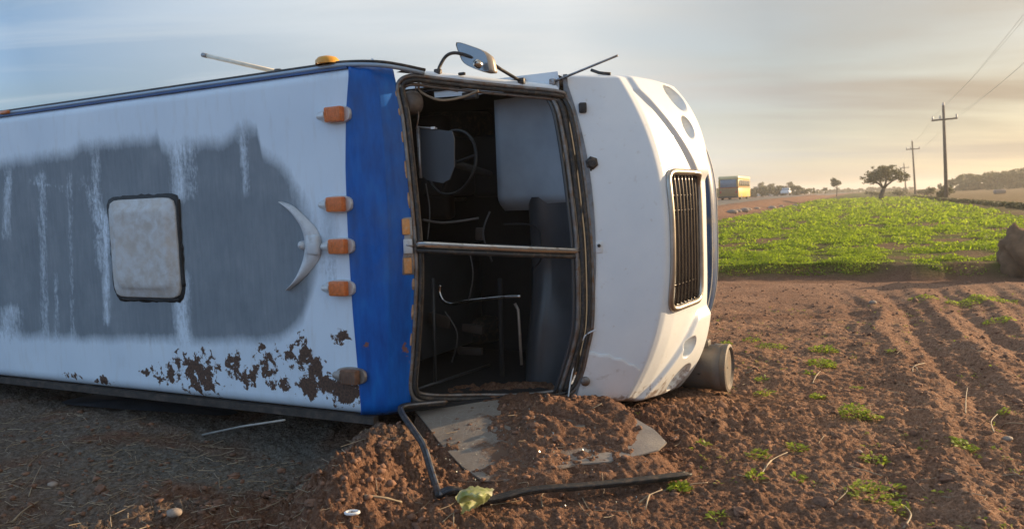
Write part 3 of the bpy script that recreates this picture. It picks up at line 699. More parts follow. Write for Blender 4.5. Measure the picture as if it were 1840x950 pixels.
def hatch():
    q = [loc(px, py, -.01) for px, py in ((199, 361), (317, 352), (327, 532), (205, 537))]
    cx = sum(a[0] for a in q)/4; cz = sum(a[2] for a in q)/4; hx = (q[1][0]-q[0][0]+q[2][0]-q[3][0])/4; hh = (q[0][2]-q[3][2]+q[1][2]-q[2][2])/4
    def ring(sx, d, jit=0):
        P = []
        for i in range(64):
            a = 2*math.pi*i/64; c, s = math.cos(a), math.sin(a); e = 10
            k = (abs(c)**e+abs(s)**e)**(-1/e); j = jit*random.uniform(-1, 1)
            P.append((cx+(hx+sx+j)*c*k, d, cz+(hh+sx+j)*s*k))
        return P+[P[0]]
    m = MB(); m.grid([ring(.03, -.001, .012), ring(.03, -.006, .012), ring(-.02, -.007)]); sealo = None
    lid = MB(); rings = [ring(-.004, -.004), ring(-.002, -.022), ring(-.012, -.030), ring(-.055, -.031), ring(-.075, -.048), ring(-.095, -.058), ring(-.115, -.060), ring(-.2, -.058)]
    lid.grid(rings); lid.add(rings[-1][:-1], [tuple(range(64))])
    o = lid.build('roof_hatch', HATCHM, BUS)
    s_ = m.build('hatch_seal', BLACKSEAL, o)
    # thick tar on the far edge
    m = MB(); zs = np.linspace(cz-hh*.75, cz+hh*.95, 30)
    m.tube([(cx+hx+.012+.006*math.sin(9*z), -.006, z) for z in zs], [.010+.008*abs(math.sin(4.3*z+1)) for z in zs], 6)
    m.tube([(x, -.006, cz-hh-.014+.004*math.sin(17*x)) for x in np.linspace(cx-hx*.8, cx+hx*.9, 24)], [.008+.006*abs(math.sin(7*x)) for x in np.linspace(0, 1, 24)], 6)
    m.build('hatch_seal', BLACKSEAL, o)
hatch()
def crest():
    top = [(503, 363), (530, 376), (555, 402), (572, 438)]; 
    out_ = [loc(px, py, -.03) for px, py in [(502, 362), (524, 371), (550, 395), (566, 414), (574, 438), (570, 464), (552, 489), (534, 507), (515, 522)]]
    inn = [loc(px, py, -.03) for px, py in [(503, 364), (522, 384), (536, 405), (542, 424), (543, 441), (542, 460), (537, 480), (527, 503), (514, 521)]]
    A = spline(out_, 5); B = spline(inn, 5); G = []
    for i, (a, b) in enumerate(zip(A, B)):
        row = []
        for t in np.linspace(0, 1, 9):
            p = a+(b-a)*t; row.append((p.x, -.006-.040*math.sin(math.pi*t)**.6, p.z))
        G.append(row)
    o = MB().grid(G).build('roof_crest', ORNM, BUS)
    MB().lathe(tuple(loc(547, 440, 0)+np.array([0, -.006, 0])), (0, -1, 0), [(0, .032), (.03, .030), (.045, .018), (.05, .001)], 16).build('crest_boss', ORNM, o)
    q = loc(563, 440, -.03); MB().box((q[0], -.030, q[2]), (.115, .05, .15), None, .022).build('crest_body', ORNM, o, auto=50)
    MB().tube([tuple(loc(566, 428, -.03)), tuple(loc(566, 452, -.03))], .008, 8).build('crest_screw', STEEL, o)
crest()
# amber lamps on the edge rail
q = loc(589, 122, .03); MB().lathe((q[0], .03, 2.47), (0, 0, 1), [(0, .085), (.025, .083), (.045, .065), (.055, .03), (.057, .001)], 20).build('side_marker_lamp', AMBERY, BUS)
q = loc(11, 204, .01); MB().box((q[0], .0, 2.452), (.12, .03, .03), None, .008).build('side_reflector', simple('orange_reflector', (.6, .18, .05), .3), BUS)
a = loc(364, 99, .12); b = loc(496, 129, .12)
MB().tube([a, b], .016, 8).build('mirror_rod', CREAMROD, BUS)
MB().tube([a, a+(b-a)*.07], .018, 8).build('rod_tip', STEEL, BUS)
MB().tube([b, (b[0]+.05, .11, 2.485)], .022, 8).build('rod_clamp', RUBBER, BUS)
q0 = loc(668, 106, .15); q1 = loc(690, 118, .15); MB().tube([q0, (q0+q1)/2+np.array([0, 0, -.004]), q1], .006, 6).build('bracket_wire', WHITE, BUS)
# folded-up mirror with its two arms
def mirror():
    hd = [loc(px, py, .56) for px, py in ((822, 77), (850, 84), (873, 95), (880, 117), (880, 130), (858, 126), (836, 115), (827, 98))]
    hc = sum(hd)/len(hd)
    n = Vector((.62, .72, -.30)); n.normalize()
    rings = []
    for sc_s, dd in ((.98, -.012), (1.0, 0), (1.0, .03), (.86, .07), (.5, .09), (.05, .095)):
        P = [Vector(hc)+(Vector(h)-Vector(hc))*sc_s + n*dd for h in hd]; P = spline(P, 3, True); rings.append(P+[P[0]])
    o = MB().grid(rings).build('mirror', simple('mirror_shell', (.28, .25, .22), .4, .35, .2, 9, .05), BUS)
    P = [Vector(hc)+(Vector(h)-Vector(hc))*.96 - n*.008 for h in hd]; P = spline(P, 3, True)
    MB().add(P, [tuple(range(len(P)))]).build('mirror_glass', simple('mirror_glass', (.24, .26, .28), .25, .6, .1, 3), o, False)
    A1 = spline([loc(787, 131, .44), loc(790, 120, .46), loc(800, 103, .49), loc(812, 96, .51), loc(828, 97, .53), loc(855, 106, .57), loc(884, 114, .6)], 6)
    MB().tube(A1, .012, 8).build('mirror_arm', RUBBER, o)
    A2 = [loc(884, 114, .6), loc(900, 125, .68), loc(925, 140, .78), loc(938, 147, .82)]
    MB().tube(A2, .0125, 8).build('mirror_arm', RUBBER, o)
    for p in (loc(787, 130, .44), loc(937, 146, .82)): MB().box(p, (.05, .04, .045), None, .008).build('arm_foot', RUBBER, o)
    MB().lathe(tuple(loc(868, 119, .56)+np.array([0, -.06, 0])), (0, -1, .2), [(0, .03), (.04, .028), (.05, .01)], 12).build('mirror_clamp', CHROME, o)
mirror()
MB().box(loc(830, 133, .52), (.05, .03, .02), None, .006).build('pillar_clip', RUBBER, BUS)
a = loc(993, 148, 1.0); b = loc(1110, 100, 1.0)
MB().tube([a, b], [.010, .008], 8).build('aerial', STEEL, BUS)
MB().box(a+np.array([0, 0, 0.0]), (.045, .04, .05), None, .008).build('aerial_foot', STEEL, BUS)
P = [loc(1062, 126, 1.3), loc(1076, 131, 1.3), loc(1084, 132, 1.3), loc(1097, 133, 1.3)]
MB().tube(P, .012, 6).build('side_bracket', RUBBER, BUS)
# --- hardware on the hood
def hb(name, px, py, dims, mat, lift=.01, rot=0):
    q = nose_hit(px, py, lift); R = Matrix.Rotation(rad(30.6), 3, 'Z'); return MB().box(q, dims, R, min(dims)*.2).build(name, mat, BUS, auto=40)
hb('wiper_pivot', 1047, 194, (.055, .05, .075), RUBBER, .02)
hb('hinge_plate', 1076, 444, (.055, .014, .085), WHITE, .005)
q = nose_hit(1076, 441, .02); MB().lathe(tuple(q), (.5, -.86, 0), [(-.01, .012), (.014, .012), (.016, .001)], 10).build('hinge_bolt', RUBBER, BUS)
hb('wiper_motor_plate', 1052, 287, (.085, .02, .20), STEEL, .012)
q = nose_hit(1063, 293, .0); MB().lathe(tuple(q), (.5, -.86, 0), [(-.04, .05), (.012, .05), (.02, .034), (.035, .03), (.036, .001)], 6).build('wiper_motor', RUBBER, BUS, False)
MB().tube(spline([nose_hit(1062, 305, .012), nose_hit(1052, 335, .012), loc(1046, 375, 1.0), loc(1040, 420, .99)], 5), .009, 6).build('wiper_link', RUBBER, BUS)
q = loc(1048, 684, 1.05); MB().lathe(tuple(q+np.array([0, .03, 0])), (.45, -.89, 0), [(0, .036), (.05, .036), (.056, .028), (.057, .001)], 16).build('wiper_pivot', SEALM, BUS)
MB().tube(spline([loc(1070, 592, 1.0), loc(1050, 605, 1.0), loc(1036, 640, .99), loc(1026, 680, .98), loc(1020, 722, .96)], 6), .006, 6).build('loose_cable', WHITE, BUS)
P = [nose_hit(1064, 622, .010), nose_hit(1110, 630, .012), nose_hit(1165, 655, .012), nose_hit(1150, 700, .012), nose_hit(1100, 716, .012), nose_hit(1030, 712, .014), nose_hit(1046, 668, .014)]
P2 = spline(P, 3, True)
MB().box(nose_hit(1062, 585, .004), (.06, .012, .16), Matrix.Rotation(rad(30.6), 3, 'Z'), .003).build('torn_bracket', SEALM, BUS)

def torn_panel():
    G = []
    for t in np.linspace(0, 1, 22):
        z0 = -.035; D = 1.045+.25*t; z1 = .325-.05*t-.11*t*t+.006*math.sin(23*t); row = []
        for q in np.linspace(0, 1, 14):
            z = z0+(z1-z0)*q; row.append((float(surf(D, z))+.007, D-.006, z))
        row.append((float(surf(D, z1))-.004, D+.002, z1+.002)); G.append(row)
    MB().grid(G).build('torn_hood_panel', simple('dull_white_primer', (.66, .66, .67), .5, 0, .05, 6, .08, (.42, .37, .33), .12), BUS)
torn_panel()
# --- bar across the opening with its lamp box
ba = Vector(loc(748, 442, .19)); bb = Vector(loc(1046, 454, 1.02))
def bar(name, off, r, mat, n=8):
    k = 18; P = [ba+(bb-ba)*t + Vector((.05, -.05, 0))*math.sin(math.pi*t) + Vector(off) for t in np.linspace(0, 1, k)]
    MB().tube(P, r, n).build(name, mat, BUS)
bar('centre_bar', (0, 0, .012), .026, CHROME); bar('centre_bar_rubber', (.012, -.012, .014), .010, SEALM); bar('centre_bar_rubber', (.0, .0, -.030), .018, RUBBER)
LBX = loc(731, 442, .165); R45 = Matrix.Rotation(rad(42), 3, 'Z')
o = MB().box(LBX, (.085, .03, .40), R45, .006).build('header_lamp', STEEL, BUS, auto=40)
for dz in (.135, -.135): MB().box(LBX+np.array([.012, -.018, dz]), (.055, .03, .11), R45, .008).build('lens', simple('faded_amber_lens', (.60, .27, .09), .5, 0, .3, 20, .3, (.5, .4, .3), .3), o, auto=40)
MB().box(LBX+np.array([.025, -.025, 0]), (.06, .03, .10), R45, .006).build('bracket', ORNM, o, auto=40)
MB().tube([LBX+np.array([.02, -.04, .01]), LBX+np.array([.06, -.01, 0])], .009, 8).build('bracket_bolt', STEEL, o)

# --- inside: dash, engine cover, visor, wheel, rails, seats
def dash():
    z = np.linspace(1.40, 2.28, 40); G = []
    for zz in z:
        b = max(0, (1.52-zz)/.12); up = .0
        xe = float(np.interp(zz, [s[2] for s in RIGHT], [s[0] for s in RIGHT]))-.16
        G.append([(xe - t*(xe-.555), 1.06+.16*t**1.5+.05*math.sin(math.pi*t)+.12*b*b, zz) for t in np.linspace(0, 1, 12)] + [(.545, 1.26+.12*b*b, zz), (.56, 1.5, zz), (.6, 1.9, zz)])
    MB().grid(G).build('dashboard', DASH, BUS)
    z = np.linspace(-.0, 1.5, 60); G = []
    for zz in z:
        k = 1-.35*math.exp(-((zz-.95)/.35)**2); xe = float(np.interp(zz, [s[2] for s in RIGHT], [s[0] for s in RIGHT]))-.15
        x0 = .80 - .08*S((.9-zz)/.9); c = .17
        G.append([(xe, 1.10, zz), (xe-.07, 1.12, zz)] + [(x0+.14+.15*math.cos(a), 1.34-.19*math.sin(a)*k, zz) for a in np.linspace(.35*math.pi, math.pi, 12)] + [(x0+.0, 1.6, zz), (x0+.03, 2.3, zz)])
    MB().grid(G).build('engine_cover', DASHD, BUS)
    MB().tube(spline([loc(905, 403, 1.12), loc(945, 403, 1.14), loc(966, 410, 1.12), loc(972, 430, 1.1), loc(972, 465, 1.1), loc(958, 482, 1.12)], 6), .008, 6).build('dash_trim', DARK, BUS)
dash()
v = [loc(px, py, .36) for px, py in ((753, 229), (812, 236), (816, 250), (816, 300), (808, 322), (795, 329), (768, 324), (758, 316))]
vo = MB().prism(v, (.002, .010, 0)).build('sun_visor', VISOR, BUS, smooth=False)
MB().tube([loc(751, 227, .35), loc(754, 290, .35), loc(756, 320, .35)], .012, 8).build('visor_rod', STEEL, vo)
MB().tube([loc(750, 229, .35), loc(785, 231, .35)], .006, 6).build('visor_rod', STEEL, vo)
MB().box(loc(778, 230, .345), (.03, .012, .016)).build('visor_clip', WHITE, vo, False)
wc = Vector(loc(812, 292, .85)); ax = Vector((-.22, -.95, .2)).normalized(); e1 = ax.orthogonal().normalized(); e2 = ax.cross(e1)
so = MB().tube([wc+(e1*math.cos(a)+e2*math.sin(a))*.25 for a in np.linspace(0, 2*math.pi, 48, endpoint=False)], .012, 8, True).build('steering_wheel', simple('black_wheel_rim', (.006, .006, .007), .5, 0, .2, 5), BUS)
for k in range(3):
    a = 2*math.pi*k/3+.4; MB().tube([wc+ax*-.03, wc+(e1*math.cos(a)+e2*math.sin(a))*.24], .013, 6).build('spoke', DARK, so)
MB().tube([wc, wc-ax*.45], .03, 10).build('steering_column', simple('black_column', (.012, .012, .013), .7), so)
MB().lathe(tuple(loc(738, 185, .33)), (.3, .9, .1), [(-.06, .01), (-.055, .07), (0, .085), (.05, .08), (.09, .03)], 16).build('fan_housing', simple('brown_fan', (.11, .085, .07), .5, 0, .4, 20, .1), BUS)
MB().tube(spline([loc(748, 152, .34), loc(745, 180, .34), loc(752, 205, .34), loc(748, 232, .34)], 6), .006, 6).build('hanging_wire', SEALM, BUS)
MB().tube(spline([loc(752, 148, .36), loc(756, 165, .37), loc(790, 180, .42), (*loc(830, 175, .5),), loc(860, 163, .55)], 6), .010, 6).build('hanging_hose', simple('tan_hose', (.25, .19, .13), .5, 0, .3, 9), BUS)
MB().box(loc(845, 172, .62), (.12, .05, .05), None, .01).build('overhead_box', DASHD, BUS)
a = Vector(loc(757, 150, .46)); b = Vector(loc(824, 162, .62)); MB().tube([a, b], .016, 8).build('grab_bar', CREAMROD, BUS)
H = [loc(791, 512, 1.0), loc(790, 525, 1.0), loc(797, 540, 1.0), loc(812, 546, 1.0), loc(835, 541, 1.0), loc(900, 534, 1.0), loc(935, 532, 1.0)]
MB().tube(spline(H, 6), .014, 8).build('hand_rail', CHROME, BUS)
MB().tube([loc(925, 545, 1.02), loc(931, 556, 1.02), loc(934, 600, 1.02), loc(937, 655, 1.02)], .012, 8).build('hand_rail', simple('tan_pole', (.24, .20, .17), .4, .5), BUS)
MB().tube([loc(898, 500, 1.3), loc(900, 600, 1.3), loc(904, 712, 1.3)], .02, 8).build('stanchion', DARK, BUS)
MB().tube([loc(778, 500, .9), loc(782, 690, .9)], .014, 8).build('stanchion', DASHD, BUS)
MB().tube([loc(745, 700, .6), loc(800, 682, .9), loc(880, 655, 1.6)], .012, 8).build('hand_rail', DASHD, BUS)
for P, r_ in (([(760, 395, .5), (800, 400, .7), (860, 392, .9)], .009), ([(765, 330, .6), (772, 380, .6), (768, 430, .55)], .006), ([(840, 440, .9), (850, 490, .9), (842, 540, .95)], .007), ([(880, 380, 1.1), (868, 420, 1.05), (884, 470, 1.1)], .008), ([(800, 560, .8), (822, 600, .85), (812, 650, .9)], .006)):
    MB().tube(spline([loc(*p) for p in P], 6), r_, 6).build('hanging_wire', simple('grey_wire', (.06, .06, .065), .4), BUS)
for (px, py, D, dm) in ((862, 420, 1.2, (.06, .05, .10)), (880, 455, 1.2, (.04, .04, .05)), (790, 575, 1.25, (.22, .04, .10)), (850, 590, 1.4, (.20, .05, .07)), (845, 630, 1.4, (.24, .05, .06))):
    MB().box(loc(px, py, D), dm, Matrix.Rotation(rad(px % 13), 3, 'Y'), .008).build('cab_bracket', simple('grey_brown_cab', (.055, .042, .036), .5, 0, .3, 12), BUS, auto=40)
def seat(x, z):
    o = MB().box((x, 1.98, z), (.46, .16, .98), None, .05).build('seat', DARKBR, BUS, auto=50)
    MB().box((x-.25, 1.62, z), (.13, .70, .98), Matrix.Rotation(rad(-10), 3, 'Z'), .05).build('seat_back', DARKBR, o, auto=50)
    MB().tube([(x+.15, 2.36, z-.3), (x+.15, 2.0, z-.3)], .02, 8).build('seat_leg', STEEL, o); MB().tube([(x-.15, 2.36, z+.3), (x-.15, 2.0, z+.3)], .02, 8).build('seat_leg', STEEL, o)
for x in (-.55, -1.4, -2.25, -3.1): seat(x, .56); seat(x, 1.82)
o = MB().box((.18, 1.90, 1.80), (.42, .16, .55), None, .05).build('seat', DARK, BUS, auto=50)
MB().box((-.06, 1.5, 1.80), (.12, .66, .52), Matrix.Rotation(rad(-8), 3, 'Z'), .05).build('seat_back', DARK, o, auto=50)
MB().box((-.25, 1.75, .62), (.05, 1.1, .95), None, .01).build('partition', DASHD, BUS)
MB().prism([loc(815, 716, .75), loc(880, 700, .95), loc(896, 690, 1.05), loc(895, 712, 1.05), loc(860, 720, .9)], (.01, .03, -.01)).build('fallen_trim', simple('blue_grey_trim', (.16, .22, .32), .5), BUS, False)
# --- hub drum lying in front, wheels
c0 = Vector((1.52, 2.62, -.075))
d = MB().lathe(c0, (1, 0, 0), [(0, .02), (0, .17), (.05, .195), (.30, .20), (.42, .20), (.44, .212), (.50, .214), (.515, .205), (.53, .214), (.565, .214), (.572, .19), (.55, .17), (.55, .01)], 40).build('wheel_drum', DRUM, BUS, auto=35)
MB().box(c0+Vector((.33, 0, .215)), (.13, .11, .06), None, .012).build('drum_cap', DRUM, d, auto=40)
MB().lathe(c0+Vector((.34, -.205, -.02)), (0, -1, 0), [(0, .012), (.012, .010), (.013, .001)], 10).build('drum_plug', RUBBER, d)
def wheel(x, z):
    t = MB().lathe((x, 2.45, z), (0, 0, 1), [(-.12, .29), (-.13, .34), (-.125, .45), (-.09, .495), (.09, .495), (.125, .45), (.13, .34), (.12, .29), (-.12, .29)], 40).build('wheel', RUBBER, BUS)
    MB().lathe((x, 2.45, z), (0, 0, 1), [(-.10, .29), (-.02, .24), (-.02, .11), (.06, .10), (.06, .01)], 28).build('rim', STEEL, t)
for x, z in ((-.55, 2.22), (-.55, .24), (-7.2, 2.22), (-7.2, .24)): wheel(x, z)

# ------------------------------------------------------------------ windscreen lying on the ground, its rubber seal, litter
def on(px, py, up=0.0): p = gpt(px, py); return Vector((p.x, p.y, p.z+up))
def at_z(px, py, z):
    r = ray(px, py); t = (z-HCAM)/r[2]; return Vector(C0+r*t)
GLASS = None
def mat_screen():
    m, N, L, p = newmat('dusty_windscreen_glass')
    tc = N.new('ShaderNodeTexCoord').outputs['Object']
    f = noise_(N, L, tc, 5, 7, .68, .3)
    a = N.new('ShaderNodeAttribute'); a.attribute_name = 'mud'
    sp = N.new('ShaderNodeSeparateColor'); L.new(a.outputs['Color'], sp.inputs[0])
    k = ramp(N, L, mth(N, L, 'ADD', f, mth(N, L, 'MULTIPLY', sp.outputs[0], .5)), [(.60, (0, 0, 0)), (.72, (1, 1, 1))])
    c = mixc(N, L, k, ramp(N, L, f, [(.35, (.21, .175, .145)), (.65, (.29, .25, .21))]), (.125, .072, .045))
    L.new(c, p.inputs['Base Color']); L.new(mth(N, L, 'ADD', .32, mth(N, L, 'MULTIPLY', k, .6)), p.inputs['Roughness'])
    vo = N.new('ShaderNodeTexVoronoi'); vo.feature = 'DISTANCE_TO_EDGE'; vo.inputs['Scale'].default_value = 17
    wv = N.new('ShaderNodeVectorMath'); wv.operation = 'ADD'; L.new(tc, wv.inputs[0]); nz = N.new('ShaderNodeTexNoise'); nz.inputs['Scale'].default_value = 6; L.new(tc, nz.inputs['Vector']); sv = N.new('ShaderNodeVectorMath'); sv.operation = 'SCALE'; sv.inputs['Scale'].default_value = .12; L.new(nz.outputs['Color'], sv.inputs[0]); L.new(sv.outputs[0], wv.inputs[1]); L.new(wv.outputs[0], vo.inputs['Vector'])
    ck = ramp(N, L, vo.outputs['Distance'], [(.0, (.75, .75, .75)), (.022, (0, 0, 0))])
    ck = mth(N, L, 'MULTIPLY', ck, ramp(N, L, noise_(N, L, tc, 2.1, 2), [(.42, (0, 0, 0)), (.58, (1, 1, 1))]))
    c = mixc(N, L, mth(N, L, 'MULTIPLY', ck, mth(N, L, 'SUBTRACT', 1.0, k)), c, (.46, .46, .40)); L.new(c, p.inputs['Base Color'])
    p.inputs['Alpha'].default_value = 1; bump(N, L, p, mth(N, L, 'ADD', mth(N, L, 'MULTIPLY', k, 1.0), noise_(N, L, tc, 70, 4)), .35, .006)
    return m
SCREEN = mat_screen()
def windscreen():
    pix = [(746, 737), (800, 726), (900, 718), (1000, 718), (1064, 726), (1130, 745), (1176, 770), (1198, 792), (1184, 806), (1145, 816), (1092, 829), (1040, 832), (985, 846), (930, 858), (890, 864), (868, 862), (830, 836), (788, 790)]
    P = []
    for px, py in pix:
        p = at_z(px, py, .2)
        for _ in range(6): p = at_z(px, py, float(screen_z(p.x, p.y)))
        P.append(p)
    cx, cy = .12, 5.1; n = 160; R = [P[0]]
    R = []
    for a, b in zip(P, P[1:]+P[:1]):
        for t in np.linspace(0, 1, 9, endpoint=False): R.append((a.x+(b.x-a.x)*t, a.y+(b.y-a.y)*t))
    R = np.array(R); k = len(R); rr = np.linspace(0, 1, 30)[1:]
    XY = np.concatenate([np.array([[cx, cy]])+(R-np.array([cx, cy]))*q for q in rr]+[np.array([[cx, cy]])]); Z = screen_z(XY[:, 0], XY[:, 1])+.003*gn(XY[:, 0]*5, XY[:, 1]*5, 31)
    V = [(x, y, z) for (x, y), z in zip(XY, Z)]; nr = len(rr); Fc = [(i*k+j, i*k+(j+1) % k, (i+1)*k+(j+1) % k, (i+1)*k+j) for i in range(nr-1) for j in range(k)] + [(nr*k, (j+1) % k, j) for j in range(k)]
    nb = len(V); V += [(V[(nr-1)*k+j][0], V[(nr-1)*k+j][1], V[(nr-1)*k+j][2]-.009) for j in range(k)]; Fc += [((nr-1)*k+j, nb+j, nb+(j+1) % k, (nr-1)*k+(j+1) % k)[::-1] for j in range(k)]
    o = mk('fallen_windscreen', V, Fc, SCREEN); o.data.set_sharp_from_angle(angle=rad(40)); A = np.array(V); x, y = A[:, 0], A[:, 1]
    mud = -.12 + .75*gauss(x, y, .02, 4.72, .26, .34) + .6*gauss(x, y, .2, 5.2, .5, .4) - .2*gauss(x, y, .92, 4.97, .16, .2); vcol(o, 'mud', np.stack([mud]*3, 1))
    tag(o, 'fallen laminated windscreen sheet, dusty and half buried under reddish earth', 'windscreen')
windscreen()
def crumbs():
    n = 380; X = RNG.normal(.0, .42, n); Y = RNG.normal(4.85, .35, n); k = (Y < 5.7) & (Y > 4.2) & (X > -.75) & (X < 1.1); X, Y = X[k], Y[k]; n = len(X)
    Z = np.maximum(height(X, Y), screen_z(X, Y)*(Y > 4.5))+.004; s_ = RNG.uniform(.002, .007, n)[:, None]; a = RNG.standard_normal((n, 3)); a /= np.linalg.norm(a, axis=1)[:, None]; b = np.cross(a, RNG.standard_normal((n, 3))); b /= np.linalg.norm(b, axis=1)[:, None]
    c = np.stack([X, Y, Z], 1); m, N, L, p = newmat('glass_crumb'); p.inputs['Base Color'].default_value = (.30, .33, .30, 1); p.inputs['Roughness'].default_value = .2
    tag(mkq('glass_crumbs', np.stack([c-a*s_, c-b*s_*.7, c+a*s_, c+b*s_*.8], 1).reshape(-1, 3), np.arange(n*4).reshape(-1, 4), m, None, False), 'glittering crumbs of broken glass in the dirt', kind='stuff')
crumbs()
# rubber seal: one bent loop lying on the earth
def seal():
    P = [at_z(800, 722, .30), at_z(760, 726, .31), at_z(724, 731, .31), at_z(722, 742, .30), at_z(742, 772, .27), at_z(760, 800, .235), at_z(772, 838, .16), at_z(782, 872, .105), at_z(789, 903, .06)]
    P2 = [at_z(789, 904, .05), at_z(820, 906, .05), at_z(870, 899, .055), at_z(940, 884, .07), at_z(985, 878, .075), at_z(1020, 876, .07), at_z(1100, 869, .06), at_z(1180, 860, .055), at_z(1236, 853, .05)]
    root = empty('windscreen_seal', tuple(on(789, 900)))
    inv = root.location
    for Q, nm in ((P, 'upright_strip'), (P2, 'flat_strip')):
        for p in Q: p.z = max(p.z, hz(p.x, p.y)+.026)
        S_ = [p-inv for p in spline(Q, 6)]
        o = MB().tube(S_, .021, 8).build(nm, RUBBER, root)
        up = [p+Vector((.016, -.024, .012)) for p in S_]
        MB().tube(up, .010, 6).build('seal_lip', SEALM if nm == 'upright_strip' else RUBBER, o)
        MB().tube([p+Vector((-.012, .026, .006)) for p in S_], .011, 6).build('seal_lip', RUBBER, o)
    tag(root, 'black rubber windscreen seal bent into a corner on the earth', 'rubber seal')
seal()
def crumple():
    m, N, L, p = newmat('pale_green_plastic'); tc = N.new('ShaderNodeTexCoord').outputs['Object']
    c = ramp(N, L, noise_(N, L, tc, 14, 4), [(.3, (.30, .36, .10)), (.52, (.50, .54, .26)), (.7, (.66, .64, .46))]); L.new(c, p.inputs['Base Color']); p.inputs['Roughness'].default_value = .4
    t = N.new('ShaderNodeBsdfTranslucent'); L.new(c, t.inputs[0]); ms = N.new('ShaderNodeMixShader'); ms.inputs[0].default_value = .45
    L.new(p.outputs[0], ms.inputs[1]); L.new(t.outputs[0], ms.inputs[2]); L.new(ms.outputs[0], N['Material Output'].inputs['Surface'])
    b = on(848, 916); G = []
    pts = [[(818, 893, .10), (832, 878, .15), (858, 873, .16), (888, 878, .15)], [(822, 900, .12), (836, 888, .19), (858, 884, .20), (884, 886, .165)], [(826, 906, .09), (842, 896, .14), (862, 893, .19), (880, 893, .13)],
           [(830, 914, .07), (846, 904, .09), (862, 902, .13), (872, 901, .09)], [(826, 924, .04), (838, 918, .05), (850, 914, .06), (862, 906, .05)]]
    for r_ in pts: G.append([at_z(px, py, z+.01)-b for px, py, z in r_])
    # refine
    rows = [spline(r_, 6) for r_ in G]; cols_ = [spline([r_[j] for r_ in rows], 6) for j in range(len(rows[0]))]
    o = MB().grid([[p + Vector((0, .012*float(gn(p.x*40, p.z*40, 51)), .012*float(gn(p.x*38, p.y*45, 52)))) for p in c_] for c_ in cols_]).build('plastic_wrapper', m)
    o.location = b; tag(o, 'crumpled pale green plastic wrapper leaning on the rubber strip', 'wrapper')
crumple()
p = on(633, 924, .012); o = MB().tube([(.035*math.cos(a), .022*math.sin(a), 0) for a in np.linspace(0, 2*math.pi, 14, endpoint=False)], .008, 6, True).build('bottle_ring', WHITE); o.location = p
tag(o, 'small white plastic ring on the sunlit earth mound', 'plastic ring')
a = on(364, 785, .02); b = at_z(512, 754, .22); o = MB().tube([Vector((0, 0, 0)), (b-a)*.5+Vector((0, 0, .01)), b-a], .008, 6).build('thin_rod', simple('grey_rod', (.34, .32, .29), .5, .2)); o.location = a
tag(o, 'thin pale rod sticking out from under the bus roof', 'rod')
# dark torn sheet in the shade under the roof edge
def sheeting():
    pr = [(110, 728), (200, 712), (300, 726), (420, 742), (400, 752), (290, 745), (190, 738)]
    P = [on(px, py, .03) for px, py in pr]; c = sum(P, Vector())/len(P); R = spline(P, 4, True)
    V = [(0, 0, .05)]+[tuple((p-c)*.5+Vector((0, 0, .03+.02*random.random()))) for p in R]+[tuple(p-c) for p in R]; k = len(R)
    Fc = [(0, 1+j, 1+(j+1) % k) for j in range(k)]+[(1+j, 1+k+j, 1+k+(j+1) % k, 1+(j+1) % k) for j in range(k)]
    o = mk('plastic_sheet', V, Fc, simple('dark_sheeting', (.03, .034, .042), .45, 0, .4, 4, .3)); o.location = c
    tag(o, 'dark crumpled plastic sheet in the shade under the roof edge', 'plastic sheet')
sheeting()

# ------------------------------------------------------------------ clods, stones, straw
ICO = None
def ico(sub=1):
    bm = bmesh.new(); bmesh.ops.create_icosphere(bm, subdivisions=sub, radius=1); V = np.array([v.co[:] for v in bm.verts]); F_ = np.array([[v.index for v in f.verts] for f in bm.faces]); bm.free(); return V, F_
IV, IF = ico(1); IV2, IF2 = ico(2); IV3, IF3 = ico(3)
def in_bus(X, Y):
    px = (X-BO[0])*BF[0]+(Y-BO[1])*BF[1]; d = (X-BO[0])*BD[0]+(Y-BO[1])*BD[1]
    return (d > .02) & (px < .3 + np.clip(d*1.2, 0, 1.7)) & (d < 2.7)
def clods():
    n = 27000; cx = []; 
    X = RNG.uniform(-4.2, 9, n); Y = 3.0 + 11.5*RNG.random(n)**1.7
    w_ = .35+.65*np.clip(gauss(X, Y, -1.5, 4.4, 1.2, .7)+gauss(X, Y, .9, 5.9, 1.2, .8)+gauss(X, Y, -.9, 4.7, .6, .8)+.6*gauss(X, Y, .1, 5.2, .7, .5)+.5*S(fbm(X, Y, 2, 33)), 0, 1)
    keep = (RNG.random(n) < w_) & ~in_bus(X, Y); X, Y = X[keep], Y[keep]; n = len(X)
    s = .005+.019*RNG.random(n)**3 ; s = np.where(RNG.random(n) < .012, s*2.2, s)
    Z = height(X, Y)+s*.15
    dirs = IV[None]*(1+.35*RNG.standard_normal((n, len(IV), 1)).clip(-1, 1))*s[:, None, None]*np.stack([RNG.uniform(.8, 1.4, n), RNG.uniform(.8, 1.3, n), RNG.uniform(.55, .9, n)], 1)[:, None]
    V = dirs+np.stack([X, Y, Z], 1)[:, None]; Fq = (IF[None]+(np.arange(n)*len(IV))[:, None, None]).reshape(-1, 3)
    tag(mkq('soil_clods', V.reshape(-1, 3), Fq, CLOD, None, False), 'loose reddish clods scattered over the tilled earth', kind='stuff')
clods()
